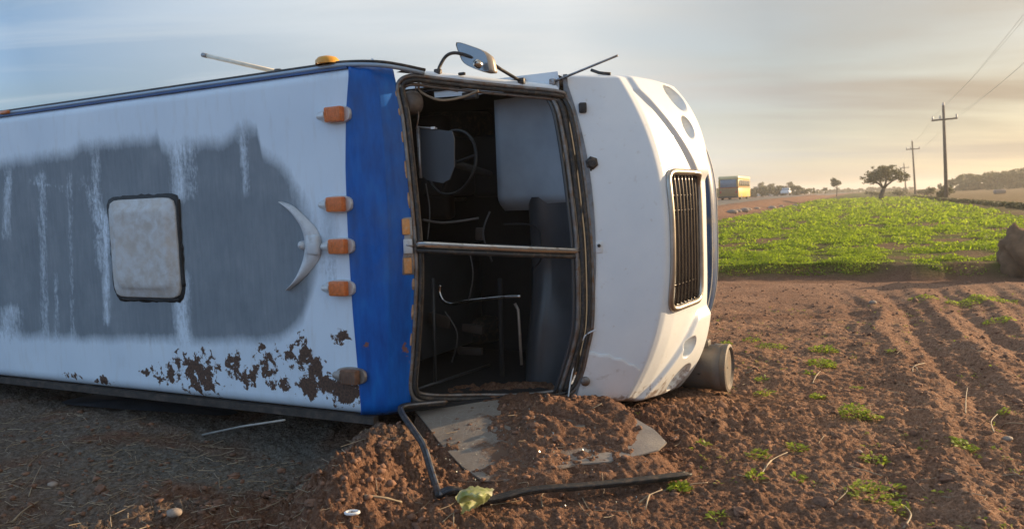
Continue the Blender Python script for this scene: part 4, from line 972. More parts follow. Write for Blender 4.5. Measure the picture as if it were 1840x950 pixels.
LUMP = ['lump of earth on the crest of the dark soil heap', 'lump of earth left on the dark soil heap, above the pale root', 'outermost left lump of earth beside the grey litter', 'lump of earth low on the dark soil heap, front of it', 'lump of earth at the right foot of the dark soil heap',
        'lump of earth high on the mound below the blue corner', 'lump of earth on the left slope of the mound', 'lump of earth where the mound meets the shaded rut', 'lump of earth low on the mound left of the white ring', 'lump of earth on the mound just left of the rubber strip',
        'lump of earth under the white nose, nearest the windscreen', 'lump of earth under the nose, midway along its edge', 'lump of earth under the nose, nearest the wheel drum', 'lump of earth in front of the nose, right of the windscreen', 'lump of earth just below the wheel drum',
        'small lump of earth on the right part of the windscreen', 'small lump of earth beyond the right tip of the windscreen', 'lump of earth in the middle of the windscreen dirt', 'lump of earth on the windscreen near its bare left part', 'lump of earth on the windscreen right of its middle', 'lump of earth on the dirt of the windscreen, upper right of the middle',
        'lump of earth on the ridge above the forked branch', 'lump of earth in the furrow left of the lower leafy weed', 'lump of earth right of the lower leafy weed', 'lump of earth near the bottom edge below the rubber strip end', 'lump of earth in the rightmost furrow']
def big_clods():
    pts = [(420, 858, .05), (300, 870, .045), (180, 880, .05), (395, 905, .05), (480, 890, .045), (690, 800, .05), (640, 830, .05), (560, 905, .04), (735, 820, .045), (1140, 740, .05), (1205, 735, .06), (1240, 728, .05), (1170, 770, .04), (1260, 745, .05),
           (1105, 790, .03), (1210, 790, .04), (900, 770, .035), (860, 775, .035), (1000, 790, .035), (960, 765, .04), (1420, 735, .04), (1480, 905, .06), (1600, 880, .05), (1330, 920, .05), (1700, 860, .05)]
    for i, (px, py, s) in enumerate(pts):
        p = on(px, py); s *= .62; V = IV3*(1+np.array([.42*float(gn(v[0]*1.3+i*3.1, v[1]*1.3+v[2]*1.1, 61))+.22*float(abs(gn(v[0]*3.3+i, v[1]*3.3-v[2]*2.7, 62))) for v in IV3])[:, None])*np.array([1.35, 1, .7])*s
        o = mk('earth_lump', V, IF3, CLOD, None, False); o.location = (p.x, p.y, p.z+s*.25); o.rotation_euler = (0, 0, i*1.3)
        tag(o, LUMP[i], 'earth lump', 'lumps of earth on the ground')
big_clods()
def stones():
    for i, (px, py, s, lab) in enumerate([(314, 924, .040, 'pale rounded stone in the dark shaded soil near the lower left'), (95, 872, .030, 'small pinkish stone beside the straw in the left shade'), (1568, 545, .05, 'pale flat stone on the crusted earth below the green field'),
                                     (1543, 813, .022, 'small cream stone between the green weeds in a furrow'), (1810, 790, .03, 'grey stone near the right edge of the tilled earth')]):
        p = on(px, py); V = IV2*(1+.12*np.array([float(gn(v[0]*1.5+i*5, v[1]*1.5+v[2], 63)) for v in IV2])[:, None])*np.array([1.2, .9, .65])*s
        o = mk('stone', V, IF2, STONEM); o.location = (p.x, p.y, p.z+s*.3); tag(o, lab, 'stone')
stones()
def straw_stuff():
    n = 6500; X = np.where(RNG.random(n) < .5, RNG.uniform(-4.5, -1.0, n), RNG.uniform(-4.5, 9, n)); Y = 3.1+9.5*RNG.random(n)**1.5
    w_ = np.where(X < -1.1, 1.0, .40)+.4*S(fbm(X*1.5, Y*1.5, 2, 35)); k = (RNG.random(n) < w_) & ~in_bus(X, Y); X, Y = X[k], Y[k]; n = len(X)
    L_ = .02+.09*RNG.random(n)**2; a = RNG.uniform(0, 2*np.pi, n); r = RNG.uniform(.0012, .0028, n); V = []; Q = []
    Z = height(X, Y); t = RNG.uniform(-.15, .25, n)
    ends = []
    for sgn in (-1, 0, 1):
        dx = np.cos(a+.3*sgn*sgn*RNG.standard_normal(n)*.6)*L_*sgn; dy = np.sin(a)*L_*sgn
        x = X+dx; y = Y+dy; z = np.maximum(height(x, y)+.004, Z+.006+t*L_*sgn); ends.append(np.stack([x, y, z], 1))
    E_ = np.stack(ends, 1)
    side = np.stack([-np.sin(a), np.cos(a), 0*a], 1); up = np.tile([0, 0, 1.], (n, 1))
    offs = [side*r[:, None], up*r[:, None]*1.2, -side*r[:, None], -up*r[:, None]]
    V = np.stack([E_[:, i]+offs[j] for i in range(3) for j in range(4)], 1)
    f = np.array([[i*4+j, i*4+(j+1) % 4, (i+1)*4+(j+1) % 4, (i+1)*4+j] for i in range(2) for j in range(4)])
    Q = (f[None]+(np.arange(n)*12)[:, None, None]).reshape(-1, 4)
    tag(mkq('straw_litter', V.reshape(-1, 3), Q, STRAW), 'short dry stalks scattered over the soil', kind='stuff')
straw_stuff()
def stalk(px0, py0, px1, py1, r, label, up=.015, fork=None):
    a = on(px0, py0, .008); b = on(px1, py1, up); m_ = (a+b)/2+Vector((random.uniform(-.045, .045), random.uniform(-.03, .03), .012)); m_.z = max(m_.z, hz(m_.x, m_.y)+.01)
    o = MB().tube([p-a for p in spline([a, m_, b], 5)], [r*.62*(1-.45*i/10)*random.uniform(.8, 1.2) for i in range(11)], 5); 
    if fork: 
        c = on(*fork, .01); o.tube([m_-a, (m_+c)/2-a+Vector((0, 0, .01)), c-a], [r*.7, r*.6, r*.35], 5)
    o = o.build('dry_stalk', STRAW); o.location = a; tag(o, label, 'stalk', 'dry stalks on the ground')
for args in [(22, 940, 70, 908, .012, 'thick broken tan stalk at the lower left corner', .03), (52, 893, 76, 848, .007, 'long grey stalk standing slanted in the left litter', .05), (20, 868, 62, 862, .005, 'thin pale stalk lying level in the left litter'), (10, 812, 40, 800, .006, 'short pale stalk at the left frame edge'),
             (140, 749, 157, 760, .006, 'small pale stick close under the roof edge at left'), (60, 792, 92, 792, .005, 'pale thin straw near the left edge below the bus'), (410, 942, 470, 936, .006, 'pale stick along the lower edge left of the mound'), (190, 922, 210, 908, .004, 'short thin straw in the dark soil heap'),
             (300, 805, 335, 812, .006, 'pale root lying across the dark soil heap'), (1366, 856, 1415, 820, .009, 'forked pale branch lying in a furrow right of the rubber strip', .03, (1372, 850)), (1640, 670, 1662, 657, .010, 'curved pale stick on the far furrow', .03, (1650, 668)), (1460, 690, 1474, 670, .010, 'cream stick below the largest green tuft', .02),
             (1148, 905, 1190, 885, .009, 'thick root beside the right end of the rubber strip', .02, (1160, 918)), (1190, 884, 1272, 872, .009, 'long brown root running right from the rubber strip end', .02), (1340, 672, 1352, 668, .010, 'short pale stick near the wheel drum', .02), (1624, 950, 1626, 925, .010, 'stubby pale stump at the bottom edge', .05),
             (1500, 905, 1522, 882, .007, 'thin twig in the furrow near the lower right weeds', .02), (1800, 770, 1838, 765, .009, 'pale stick at the right frame edge', .02), (1735, 745, 1738, 715, .008, 'upright stubble stalk in the right furrows', .09), (1786, 778, 1792, 760, .008, 'short upright stubble stalk near the right edge', .07),
             (1065, 735, 1078, 730, .008, 'pale splinter under the hood corner', .02), (1152, 718, 1185, 715, .010, 'pale stick under the white nose', .015), (795, 940, 830, 920, .006, 'thin root below the rubber corner', .01, (815, 948)), (975, 912, 1000, 880, .006, 'curled root under the rubber strip', .01),
             (1040, 905, 1060, 930, .006, 'thin root curling below the middle of the rubber strip', .01), (932, 870, 945, 888, .005, 'thin straw above the rubber strip', .02), (655, 893, 722, 908, .016, 'thick sunlit root end lying on the mound', .02)]:
    stalk(*args)

# ------------------------------------------------------------------ weeds
WEED = leafmat('weed_leaf', (.17, .24, .02), (.34, .40, .04), .55)
def leaf_mesh(n, R, H_, lw, ll, flat=.5):
    """n leaves in a low tuft of radius R and height H_: each a bent blade of two quads"""
    th = RNG.uniform(0, 2*np.pi, n); rr = R*np.sqrt(RNG.random(n)); c = np.stack([rr*np.cos(th), rr*np.sin(th), H_*RNG.random(n)*(1-.6*rr/R)], 1)
    a = th+RNG.normal(0, .9, n); el = RNG.uniform(-.1, 1.2, n)*(1-flat)+.15; d = np.stack([np.cos(a)*np.cos(el), np.sin(a)*np.cos(el), np.sin(el)], 1); s = np.stack([-np.sin(a), np.cos(a), RNG.normal(0, .35, n)], 1)
    L_ = ll*RNG.uniform(.6, 1.3, n)[:, None]; w = lw*RNG.uniform(.7, 1.3, n)[:, None]
    p0 = c; p1 = c+d*L_*.5; p2 = p1+(d*np.array([1, 1, .5]))*L_*.5+np.array([0, 0, -1])*L_*.12
    V = np.stack([p0-s*w*.3, p0+s*w*.3, p1+s*w, p1-s*w, p2+s*w*.35, p2-s*w*.35], 1)
    Q = np.array([[0, 1, 2, 3], [3, 2, 4, 5]]); return V.reshape(-1, 3), (Q[None]+(np.arange(n)*6)[:, None, None]).reshape(-1, 4)
def weed(px, py, R, H_, n, label, lw=.010, ll=.045):
    p = on(px, py); R *= .85; V, Q = leaf_mesh(n, R, H_, lw*.85, ll*.85); 
    x = V[:, 0]+p.x; y = V[:, 1]+p.y; V[:, 2] += height(x, y, False)-hz(p.x, p.y)*0-float(height(np.array([p.x]), np.array([p.y]), False)[0])
    o = mkq('weed', V, Q, WEED, None, False); o.location = p; tag(o, label, 'weed', 'weeds sprouting on the tilled earth')
for a in [(1475, 656, .16, .07, 260, 'widest bright green tuft on the brown furrows'), (1478, 630, .17, .06, 220, 'bright green tuft just behind the widest tuft'), (1385, 625, .20, .05, 150, 'loose pale green patch between drum and tufts'), (1305, 620, .07, .05, 80, 'small green sprig just behind the wheel drum'), (1350, 612, .12, .04, 60, 'thin green sprigs left of the loose patch'),
          (1535, 748, .12, .12, 220, 'tall leafy weed standing in the middle furrow'), (1470, 715, .06, .04, 60, 'small round green tuft below the widest tuft'), (1575, 752, .05, .03, 30, 'tiny green sprout right of the tall leafy weed'), (1558, 890, .13, .10, 110, 'leafy weed in the furrow near the lower right'), (1600, 885, .10, .05, 50, 'thin green sprig right of the lower leafy weed'),
          (1432, 808, .07, .05, 50, 'green sprout at the head of the forked branch'), (1365, 820, .09, .05, 60, 'low green sprouts beside the forked branch'), (1355, 860, .05, .06, 36, 'small upright sprout left of the forked branch'), (1572, 828, .08, .05, 50, 'green sprouts in the furrow below the tall weed'), (1262, 800, .04, .04, 24, 'single bright leaf sprout right of the pale glass'),
          (1803, 742, .04, .06, 26, 'yellow green sprout near the right frame edge'), (1735, 805, .08, .05, 80, 'spread green sprig in the right furrow'), (1222, 878, .06, .04, 90, 'small leaves by the right end of the rubber strip'), (1370, 685, .08, .05, 40, 'sprig on the broken soil right of the drum'), (1375, 710, .10, .06, 50, 'sprouting leaves below the drum in loose soil'),
          (1620, 920, .05, .07, 40, 'leaf tuft behind the stubby stump at the bottom edge'), (1290, 930, .06, .03, 24, 'faint sprout near the bottom edge'), (1435, 860, .04, .03, 24, 'tiny sprout on the ridge below the forked branch'), (1540, 700, .05, .03, 24, 'tiny sprout above the tall leafy weed'), (1600, 632, .05, .03, 24, 'tiny yellow sprout in the far furrow'),
          (1780, 540, .40, .06, 560, 'wide low yellow green patch near the right edge'), (1730, 548, .28, .05, 240, 'low yellow green patch left of the widest one at right'), (1795, 578, .2, .05, 150, 'small low green patch below the wide ones at right'), (1660, 535, .25, .04, 160, 'faint low green patch on the crusted earth'), (1455, 672, .05, .03, 24, 'tiny leaves beside the cream stick')]:
    weed(*a)
def sprouts():
    n = 1500; X = RNG.uniform(.8, 9, n); Y = 3.4+9*RNG.random(n)**1.3; k = (fbm(X*.9, Y*.7, 3, 45) > .12) & ~in_bus(X, Y); X, Y = X[k], Y[k]; Vs = []; Qs = []; b = 0
    for x, y, z in zip(X, Y, height(X, Y)):
        V, Q = leaf_mesh(random.randint(3, 7), .025, .02, .005, .024); Vs.append(V+np.array([x, y, z])); Qs.append(Q+b); b += len(V)
    tag(mkq('sprouts', np.concatenate(Vs), np.concatenate(Qs), WEED, None, False), 'tiny green seedlings dotted over the furrows', kind='stuff')
sprouts()

# ------------------------------------------------------------------ green field
CROP = leafmat('crop_leaf', (.13, .20, .010), (.29, .37, .024), .6)
def crop():
    Vs = []; Qs = []; b = 0
    for (d0, d1, n, sz, hh) in [(14, 21, 135000, .025, .14), (21, 34, 105000, .043, .16), (34, 60, 72000, .08, .17), (60, 130, 50000, .17, .2)]:
        az = rad(7)+rad(34)*RNG.random(n); d = np.sqrt(d0**2+(d1**2-d0**2)*RNG.random(n)); X = d*np.sin(az); Y = d*np.cos(az)
        fi = field_in(X, Y); sr = side_of_road(X, Y)
        den = fbm(X*.45, Y*.45, 3, 60)+.62 + .55*gn(X*1.9, Y*1.9, 64) - .55*S(gn(X*.35+9, Y*.8, 71)*2.2-.25) - .4*S(gn(X*.9+4, Y*1.6, 72)*2-.4) - .42*S((X-6.5)/2)*S((21-Y)/4) - .5*np.abs(np.sin((X*math.cos(rad(24))-Y*math.sin(rad(24)))*1.9))**9
        k = (fi > .05) & (sr > .2) & (sr < 14.2+.5*gn(X*.2, Y*.2, 4)) & (RNG.random(n) < np.clip(den/.55, .02, 1)); X, Y, den = X[k], Y[k], den[k]; m_ = len(X)
        clump = .15+.85*S(.45+1.3*gn(X*1.9, Y*1.9, 64)); Z = height(X, Y, False)+hh*clump*(.15+.85*RNG.random(m_))*np.clip(den, .3, 1)
        a = RNG.uniform(0, 2*np.pi, m_); el = RNG.normal(.25, .5, m_); dv = np.stack([np.cos(a)*np.cos(el), np.sin(a)*np.cos(el), np.sin(el)], 1); s = np.stack([-np.sin(a), np.cos(a), RNG.normal(0, .4, m_)], 1)
        L_ = (sz*RNG.uniform(.6, 1.3, m_))[:, None]; w = L_*RNG.uniform(.3, .55, m_)[:, None]; c = np.stack([X, Y, Z], 1)
        Vs.append(np.stack([c-dv*L_, c-s*w, c+dv*L_, c+s*w], 1).reshape(-1, 3)); Qs.append(np.arange(m_*4).reshape(-1, 4)+b); b += m_*4
    tag(mkq('green_crop', np.concatenate(Vs), np.concatenate(Qs), CROP, None, False), 'low broad leaved bright green crop covering the field', kind='stuff')
crop()
# dark earth boulder cut off by the right edge
def boulder():
    p = on(1838, 500); V, Fq = ico(4); n = np.array([float(fbm(np.array([v[0]*1.6+v[2]]), np.array([v[1]*1.6-v[2]*.7]), 4, 66)[0]) for v in V])
    n2 = np.array([float(np.abs(gn(np.array([v[0]*5+v[2]*3]), np.array([v[1]*5-v[2]*4]), 67))[0]) for v in V])
    V = V*(1+.34*n+.14*n2)[:, None]*np.array([.46, .45, .54])
    o = mk('earth_boulder', V, Fq, simple('packed_earth', (.17, .095, .05), .95, 0, .35, 5, .8, None, .5, 25)); o.location = (p.x+.16, p.y+.15, p.z+.38)
    tag(o, 'big dark mass of packed earth at the field edge, cut by the right frame edge', 'earth mound')
boulder()

# ------------------------------------------------------------------ road, traffic, poles, trees
def alongside(sr, t):                                  # point sr metres right of the road line, t metres along
    x = 12.2 + RDY*sr + RDX*t; y = 45.5 - RDX*sr + RDY*t; return x, y
def road():
    G = []
    for t in np.concatenate([np.linspace(-40, 150, 60), np.linspace(160, 900, 30)]):
        G.append([(*alongside(s, t), hz(*alongside(-6, t))*0+float(height(np.array([alongside(-6, t)[0]]), np.array([alongside(-6, t)[1]]), False)[0])+dz) for s, dz in ((-12, -.05), (-11.8, .06), (-7.6, .10), (-4.2, .06), (-4.0, -.05))])
    o = MB().grid(G).build('road', simple('worn_asphalt', (.085, .078, .072), .8, 0, .2, .8)); tag(o, 'raised asphalt road running away beside the field', kind='structure')
road()
def edge_litter():
    for i, (px, py, s) in enumerate([(1316, 383, .28), (1326, 381, .22), (1338, 380, .30), (1360, 376, .20), (1387, 375, .28), (1404, 372, .2), (1429, 371, .22), (1345, 378, .2)]):
        p = on(px, py); V = IV2*(1+.2*np.array([float(gn(v[0]*1.5+i*5, v[1]*1.5+v[2], 69)) for v in IV2])[:, None])*np.array([1.4, .9, .7])*s
        o = mk('pale_rock', V, IF2, STONEM); o.location = (p.x, p.y, p.z+s*.3); tag(o, 'pale rock at the foot of the road bank, ' + ['nearest the wrecked bus', 'second from the wrecked bus', 'biggest of the left cluster', 'alone in the middle of the row', 'left of the far pair', 'smallest, between the far ones', 'farthest right of the row', 'right end of the left cluster'][i], 'rock', 'pale rocks along the road bank')
edge_litter()
def coach():
    x, y = alongside(-8.4, 52); z = float(height(np.array([x]), np.array([y]), False)[0])+.02
    root = empty('yellow_bus', (x, y, z), -rad(25.4)); tag(root, 'yellow and white bus standing on the road beyond the field', 'bus')
    YEL = simple('yellow_paint', (.62, .40, .06), .45, 0, .1, 2); WH = simple('cream_paint', (.70, .58, .32), .45, 0, .05, 2)
    w, l = 2.45, 9.5
    MB().box((0, l/2, .95), (w, l, 1.15), None, .08).build('lower_body', YEL, root, auto=40)
    MB().box((0, l/2, 2.05), (w-.04, l-.04, 1.05), None, .08).build('window_band', simple('brown_window_band', (.42, .27, .06), .5), root, auto=40)
    MB().box((0, l/2, 2.78), (w, l, .42), None, .14).build('roof', WH, root, auto=40)
    MB().box((0, l/2, 1.56), (w+.02, l+.02, .10)).build('stripe', simple('red_stripe', (.35, .06, .03), .5), root, False)
    MB().box((0, -.012, 2.1), (w-.5, .05, .95), None, .02).build('rear_window', simple('blue_grey_glass', (.16, .20, .25), .15), root, auto=40)
    MB().box((0, -.04, .42), (w, .16, .22), None, .04).build('bumper', RUBBER, root, auto=40)
    MB().box((0, -.006, 1.0), (w-.1, .03, .95), None, .01).build('rear_shade_panel', simple('shaded_rear_yellow', (.26, .15, .06), .5), root, auto=40)  # added panel, browner than the yellow body to imitate shade on the rear
    for s in (-.95, .95): MB().box((s, -.02, 1.05), (.22, .05, .32), None, .02).build('tail_lamp', simple('red_lamp', (.40, .03, .02), .3), root, auto=40)
    for k in range(6):
        MB().box((w/2+.001, 1.1+k*1.45, 2.1), (.03, 1.15, .72), None, .01).build('side_window', simple('side_glass', (.10, .10, .09), .12), root, auto=40)
        MB().box((-w/2-.001, 1.1+k*1.45, 2.1), (.03, 1.15, .72), None, .01).build('side_window', bpy.data.materials['side_glass'], root, auto=40)
    for yy in (2.2, 7.4):
        for s in (-1.1, 1.1): MB().lathe((s-.13, yy, .40), (1, 0, 0), [(0, .05), (0, .40), (.05, .47), (.21, .47), (.26, .40), (.26, .05)], 20).build('wheel', RUBBER, root)
coach()
def car():
    x, y = alongside(-9.8, 128); z = float(height(np.array([x]), np.array([y]), False)[0])+.14
    root = empty('white_car', (x, y, z), -rad(25.4)); tag(root, 'small white pickup coming along the road far beyond the yellow bus', 'car')
    MB().box((0, 2.2, .75), (1.8, 4.4, .62), None, .15).build('body', WHITE, root, auto=40)
    MB().box((0, 2.4, 1.30), (1.6, 1.9, .55), None, .18).build('cab', simple('car_cab', (.30, .34, .38), .3), root, auto=40)
    MB().box((0, 2.4, 1.58), (1.5, 1.6, .08), None, .03).build('cab_roof', WHITE, root, auto=40)
    for yy in (.9, 3.5):
        for s in (-.85, .85): MB().lathe((s-.1, yy, .34), (1, 0, 0), [(0, .05), (0, .34), (.2, .34), (.2, .05)], 16).build('wheel', RUBBER, root)
    for s in (-.6, .6): MB().box((s, -.01, .85), (.3, .05, .16), None, .02).build('headlight', simple('lamp_white', (.8, .78, .7), .2), root, auto=40)
car()
def pole(base_px, top_px, d, label, arm=2.0):
    r = ray(*base_px); b = C0+r*(d/r[1]); b = Vector((b[0], b[1], float(height(np.array([b[0]]), np.array([b[1]]), False)[0])))
    r = ray(*top_px); t = Vector(C0+r*(d/r[1])); t.y = b.y
    root = empty('utility_pole', b); tag(root, label, 'utility pole', 'utility poles along the field'); v = t-b; L_ = v.length
    MB().tube([(0, 0, -.3), v*.5, v], [.19, .16, .12], 10).build('post', POLEM, root)
    ap = v*.855; u = Vector((RDY, -RDX, 0)); u.z = .03
    MB().tube([ap-u*arm*.5+Vector((0, -.12, 0)), ap+u*arm*.5+Vector((0, -.12, 0))], .085, 6).build('crossarm', POLEM, root)
    tips = [v+Vector((0, 0, .05))]
    MB().lathe(v, (0, 0, 1), [(0, .10), (.12, .13), (.18, .06), (.30, .09), (.34, .01)], 10).build('insulator', STEEL, root)
    for s in (-.46, -.17, .46): 
        q = ap+u*arm*s+Vector((0, -.12, .06)); MB().lathe(q, (0, 0, 1), [(0, .05), (.16, .09), (.22, .05), (.32, .08), (.36, .01)], 10).build('insulator', STEEL, root)
        if s != -.17: tips.append(q+Vector((0, 0, .34)))
    tips.append(v*.80)
    return [b+q for q in tips]
T1 = pole((1701, 357), (1695, 190), 80, 'tallest wooden utility pole with a crossarm, nearest at right', 2.3)
T2 = pole((1645, 349), (1639, 254), 146, 'middle wooden utility pole, between the nearest pole and the lone tree', 2.3)
T3 = pole((1628, 345), (1624, 294), 212, 'farthest thin utility pole just behind the lone tree', 2.3)
def wire(pts, label):
    V = []
    for a, b in zip(pts[:-1], pts[1:]):
        for i in range(24):
            t = i/24; p = a+(b-a)*t; p.z -= 1.0*4*t*(1-t)*(.7); V.append(p)
    V.append(pts[-1]); o = MB().tube([p-V[0] for p in V], .008, 4).build('power_line', simple('aluminium_wire', (.5, .48, .45), .5, .3)); o.location = V[0]; tag(o, label, 'power line', 'power lines between the poles')
for i, nm in enumerate(('topmost power line, from the pole tips', 'power line on the road side end of the crossarms', 'power line on the outer end of the crossarms', 'lowest power line, carried under the crossarms')):
    step = Vector((T1[i].x-T2[i].x, T1[i].y-T2[i].y, 0)); T0 = T1[i]+step*1.05; wire([T0, T1[i], T2[i], T3[i]], nm)

# trees: trunk with limbs, crown of many leaf clumps
LF_DK = leafmat('tree_leaf_dark', (.065, .065, .028), (.12, .115, .045), .35)
LF_OL = leafmat('tree_leaf_olive', (.06, .065, .026), (.105, .10, .04), .3)
def crown_mesh(name, centres, n, size, mat, parent, loc_=None):
    C_ = np.array([c[:3] for c in centres]); R_ = np.array([c[3] for c in centres]); fl = np.array([c[4] for c in centres]); p = R_**2/np.sum(R_**2); i = RNG.choice(len(C_), n, p=p)
    d = RNG.standard_normal((n, 3)); d /= np.linalg.norm(d, axis=1)[:, None]; rr = R_[i]*(RNG.random(n)**.45)
    c = C_[i]+d*rr[:, None]*np.stack([np.ones(n), np.ones(n), fl[i]], 1)
    a = RNG.standard_normal((n, 3)); a /= np.linalg.norm(a, axis=1)[:, None]; b = np.cross(a, RNG.standard_normal((n, 3))); b /= np.linalg.norm(b, axis=1)[:, None]
    s = (size*RNG.uniform(.6, 1.4, n))[:, None]; V = np.stack([c-a*s, c-b*s*.6, c+a*s, c+b*s*.6], 1).reshape(-1, 3)
    return mkq(name, V, np.arange(n*4).reshape(-1, 4), mat, parent, False)
def acacia():
    d = 97; r = ray(1585, 360); b = C0+r*(d/r[1]); z = float(height(np.array([b[0]]), np.array([b[1]]), False)[0]); root = empty('acacia_tree', (b[0], b[1], z))
    tag(root, 'lone flat topped tree with a crooked trunk on the green field', 'tree'); S_ = d/FPX
    def q(px, py, y=0): return Vector(((px-1585)*S_, y, (361-py)*S_))
    for P, r_ in [([q(1585, 363), q(1583, 354), q(1587, 345), q(1588, 341)], [.36, .30, .27, .22]), ([q(1588, 341), q(1582, 333, .3), q(1572, 325, .6)], [.15, .11, .05]), ([q(1588, 342), q(1592, 335, -.3), q(1600, 328, -.6), q(1611, 324, -.8)], [.15, .12, .09, .04]), ([q(1588, 341), q(1588, 330, -.5), q(1586, 318, -.8)], [.13, .09, .04]), ([q(1590, 338), q(1598, 330, .8), q(1606, 318, 1.1)], [.11, .08, .03]), ([q(1586, 338), q(1578, 332, -.8), q(1566, 322, -.9)], [.10, .07, .03])]:
        MB().tube(P, r_, 7).build('trunk' if r_[0] > .2 else 'limb', BARK, root)
    cs = []
    for px, py, R, f in [(1568, 322, 9, .7), (1561, 326, 6, .7), (1578, 311, 9, .6), (1590, 307, 9, .6), (1602, 311, 9, .6), (1613, 316, 8, .65), (1620, 321, 7, .6), (1625, 318, 5, .6), (1592, 318, 8, .6), (1572, 314, 8, .6), (1608, 323, 7, .5), (1582, 322, 6, .5), (1600, 303, 6, .5), (1580, 303, 5, .5), (1557, 320, 5, .6), (1564, 329, 6, .7), (1618, 327, 6, .7), (1596, 326, 6, .6), (1576, 328, 5, .7), (1590, 312, 10, .8), (1606, 316, 8, .8), (1572, 318, 8, .8)]:
        for y in (-1, .0, 1): v = q(px+random.uniform(-3, 3), py, y*random.uniform(.5, 1.5)); cs.append((v.x, v.y, v.z, R*S_*.92, min(1, f*1.3)))
    crown_mesh('crown', cs, 3000, .12, LF_DK, root)
acacia()
def bush(px, py, d, wpx, hpx, label, mat, trunk=False, n=900, group='distant trees and bushes', name='bush', sparse=False):
    r = ray(px, py); b = C0+r*(d/r[1]); s = d/FPX; z = min(b[2], float(height(np.array([b[0]]), np.array([b[1]]), False)[0])) if not trunk else float(height(np.array([b[0]]), np.array([b[1]]), False)[0])
    root = empty(name, (b[0], b[1], z)); tag(root, label, 'tree' if trunk else 'bush', group); top = b[2]-z+hpx*s; w = wpx*s; cs = []
    lo = top*.45 if trunk else 0
    for _ in range(9 if not sparse else 6):
        a = random.uniform(0, 6.28); rr = random.uniform(.1, 1)*w*.34; R = w*random.uniform(.16, .30)
        cs.append((rr*math.cos(a), rr*math.sin(a), lo+(top-lo)*random.uniform(.3, .80), R, .8*min(1.2, (top-lo)/w+.2)))
    MB().tube([(0, 0, -.2), (.05*w, 0, top*.4), (0, 0, top*.75)], [max(.06, .03*top), max(.05, .022*top), .03], 6).build('trunk', BARK, root)
    if trunk:
        for a in (.6, 2.6, 4.4): MB().tube([(.03*w, 0, top*.38), (w*.2*math.cos(a), w*.2*math.sin(a), top*.62)], [.018*top, .01*top], 5).build('limb', BARK, root)
    crown_mesh('crown', cs, n, max(.10, 1.3*s), mat, root)
for i, a in enumerate([(1503, 350, 170, 20, 30, 'small round tree on a thin trunk beside the road far away', LF_OL, True, 700), (1482, 350, 230, 9, 14, 'tiny thin tree left of the small round roadside tree', LF_OL, True, 200),
          (1368, 346, 300, 18, 18, 'distant tree above the hedge just right of the yellow bus', LF_OL, True, 400), (1384, 346, 300, 16, 17, 'distant tree above the hedge, second right of the yellow bus', LF_OL, True, 400), (1402, 346, 310, 14, 13, 'low distant tree between the pale houses', LF_OL, True, 300), (1421, 346, 300, 18, 20, 'distant tree at the right end of the pale houses', LF_OL, True, 400),
          (1695, 358, 84, 34, 24, 'bush growing round the foot of the nearest pole', LF_OL, False, 900), (1672, 352, 120, 30, 16, 'low bush between the two nearer poles', LF_OL, False, 600), (1612, 349, 140, 40, 9, 'low bushes behind the lone tree at right', LF_OL, False, 500), (1566, 350, 150, 26, 8, 'low bushes behind the lone tree at left', LF_OL, False, 400),
          (1655, 350, 160, 30, 9, 'low bush left of the nearest pole', LF_OL, False, 400), (1790, 346, 190, 50, 42, 'tallest rounded tree rising from the wood at right', LF_OL, True, 900), (1750, 344, 195, 44, 34, 'dark rounded tree in the wood left of the tallest', LF_DK, True, 800)]):
    bush(*a)
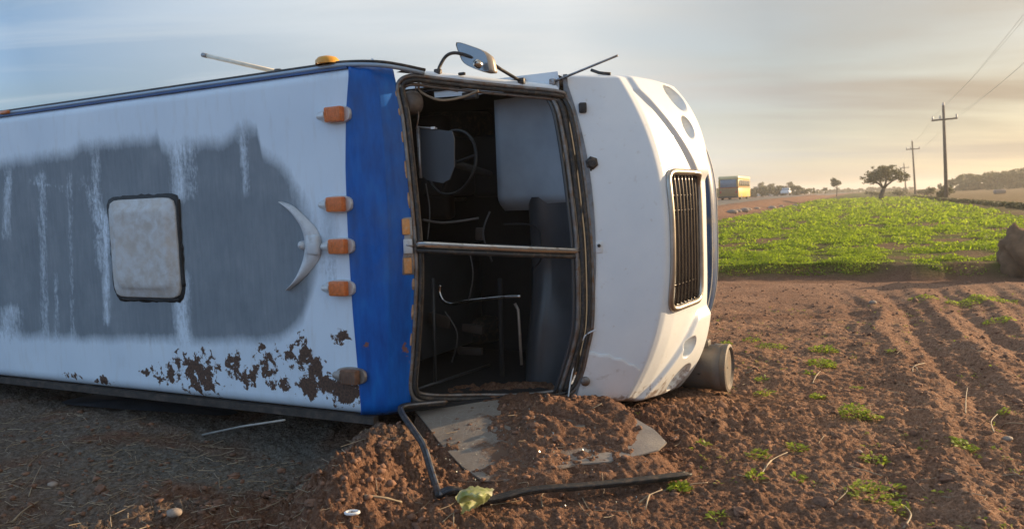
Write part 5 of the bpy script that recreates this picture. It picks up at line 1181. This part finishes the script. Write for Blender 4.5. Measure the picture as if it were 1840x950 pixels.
def wood():
    cs = []
    for px, hpx, d in [(x, h, d) for x, h, d in zip(np.arange(1706, 1900, 9), np.interp(np.arange(1706, 1900, 9), [1706, 1740, 1770, 1800, 1840, 1900], [17, 24, 26, 28, 32, 34]), np.tile([190, 200, 195, 206], 6))]:
        r = ray(px, 342); b = C0+r*(d/r[1]); s = d/FPX; z = float(height(np.array([b[0]]), np.array([b[1]]), False)[0])
        for k in range(6): cs.append((b[0]+random.uniform(-1.5, 1.5), b[1]+random.uniform(-3, 3), z+.3+hpx*s*random.uniform(.05, .85), hpx*s*.33, .85))
    tag(crown_mesh('far_wood', cs, 9000, .38, LF_OL, None), 'far band of olive brown wood closing the right horizon', kind='stuff')
    cs = []
    for px in np.arange(1270, 1475, 6):
        h_ = float(np.interp(px, [1270, 1340, 1400, 1430, 1450, 1475], [17, 17, 16, 15, 11, 5])); d = 210; r = ray(px, 352); b = C0+r*(d/r[1]); s = d/FPX; z = float(height(np.array([b[0]]), np.array([b[1]]), False)[0])
        for k in range(5): cs.append((b[0]+random.uniform(-1, 1), b[1]+random.uniform(-3, 3), z+.6+h_*s*random.uniform(.0, .8), h_*s*.33, .85))
    tag(crown_mesh('far_hedge', cs, 7000, .30, LF_OL, None), 'far olive hedge across the road behind the yellow bus', kind='stuff')
    cs = []
    for t in np.linspace(0, 1, 70):
        px = 1640+220*t; py = 355+22*t; p = on(px, py); cs.append((p.x, p.y, p.z+.12, .35, .6))
    tag(crown_mesh('verge_weeds', cs, 7000, .09, LF_OL, None), 'dark strip of rank weeds along the far side of the field', kind='stuff')
    cs = []
    for px in np.arange(1470, 1640, 5):
        d = 420; r = ray(px, 347); b = C0+r*(d/r[1]); s = d/FPX; z = float(height(np.array([b[0]]), np.array([b[1]]), False)[0]); h_ = 5+3*random.random()
        for k in range(3): cs.append((b[0], b[1]+random.uniform(-3, 3), z+h_*s*random.uniform(.1, .9), h_*s*.5, .7))
    tag(crown_mesh('horizon_scrub', cs, 4000, .5, LF_OL, None), 'low hazy scrub on the horizon beyond the field', kind='stuff')
wood()
def house(px, py, d, w, h, label):
    r = ray(px, py); b = C0+r*(d/r[1]); z = float(height(np.array([b[0]]), np.array([b[1]]), False)[0]); root = empty('house', (b[0], b[1], z)); tag(root, label, 'house', 'pale houses beyond the hedge')
    h = h+(b[2]-z)
    MB().box((0, 3, h/2), (w, 6, h)).build('wall', simple('house_wall', (.55, .50, .45), .8), root, False); MB().box((0, 3, h+.12), (w+.5, 6.5, .24)).build('roof', simple('house_roof', (.40, .36, .33), .8), root, False)
    for s in (-.25, .25): MB().box((w*s, -.02, h-1.2), (.9, .06, .9)).build('window', simple('house_glass', (.08, .08, .09), .3), root, False)
house(1376, 341, 320, 6, 1.3, 'leftmost pale low house beyond the hedge'); house(1394, 341, 330, 7, 1.1, 'pale low house in the middle of the row beyond the hedge'); house(1413, 341, 315, 6, 1.4, 'rightmost pale low house beyond the hedge')
p = on(1796, 349); o = MB().box((0, 0, .35), (1.5, .7, .6), None, .2).build('pale_sack', STONEM, auto=40); o.location = p; tag(o, 'small pale heap on the far fallow ground before the wood', 'heap')

# ------------------------------------------------------------------ air
hm = bpy.data.materials.new('evening_haze'); hm.use_nodes = True; hm.node_tree.nodes.clear()
ho = hm.node_tree.nodes.new('ShaderNodeOutputMaterial'); hv = hm.node_tree.nodes.new('ShaderNodeVolumePrincipled')
hv.inputs['Color'].default_value = (.94, .91, .86, 1); hv.inputs['Density'].default_value = .0008; hv.inputs['Anisotropy'].default_value = .35
hm.node_tree.links.new(hv.outputs[0], ho.inputs['Volume'])
tag(MB().box((0, 0, 6), (2600, 2600, 15)).build('haze', hm, None, False), 'thin warm evening haze', kind='stuff')
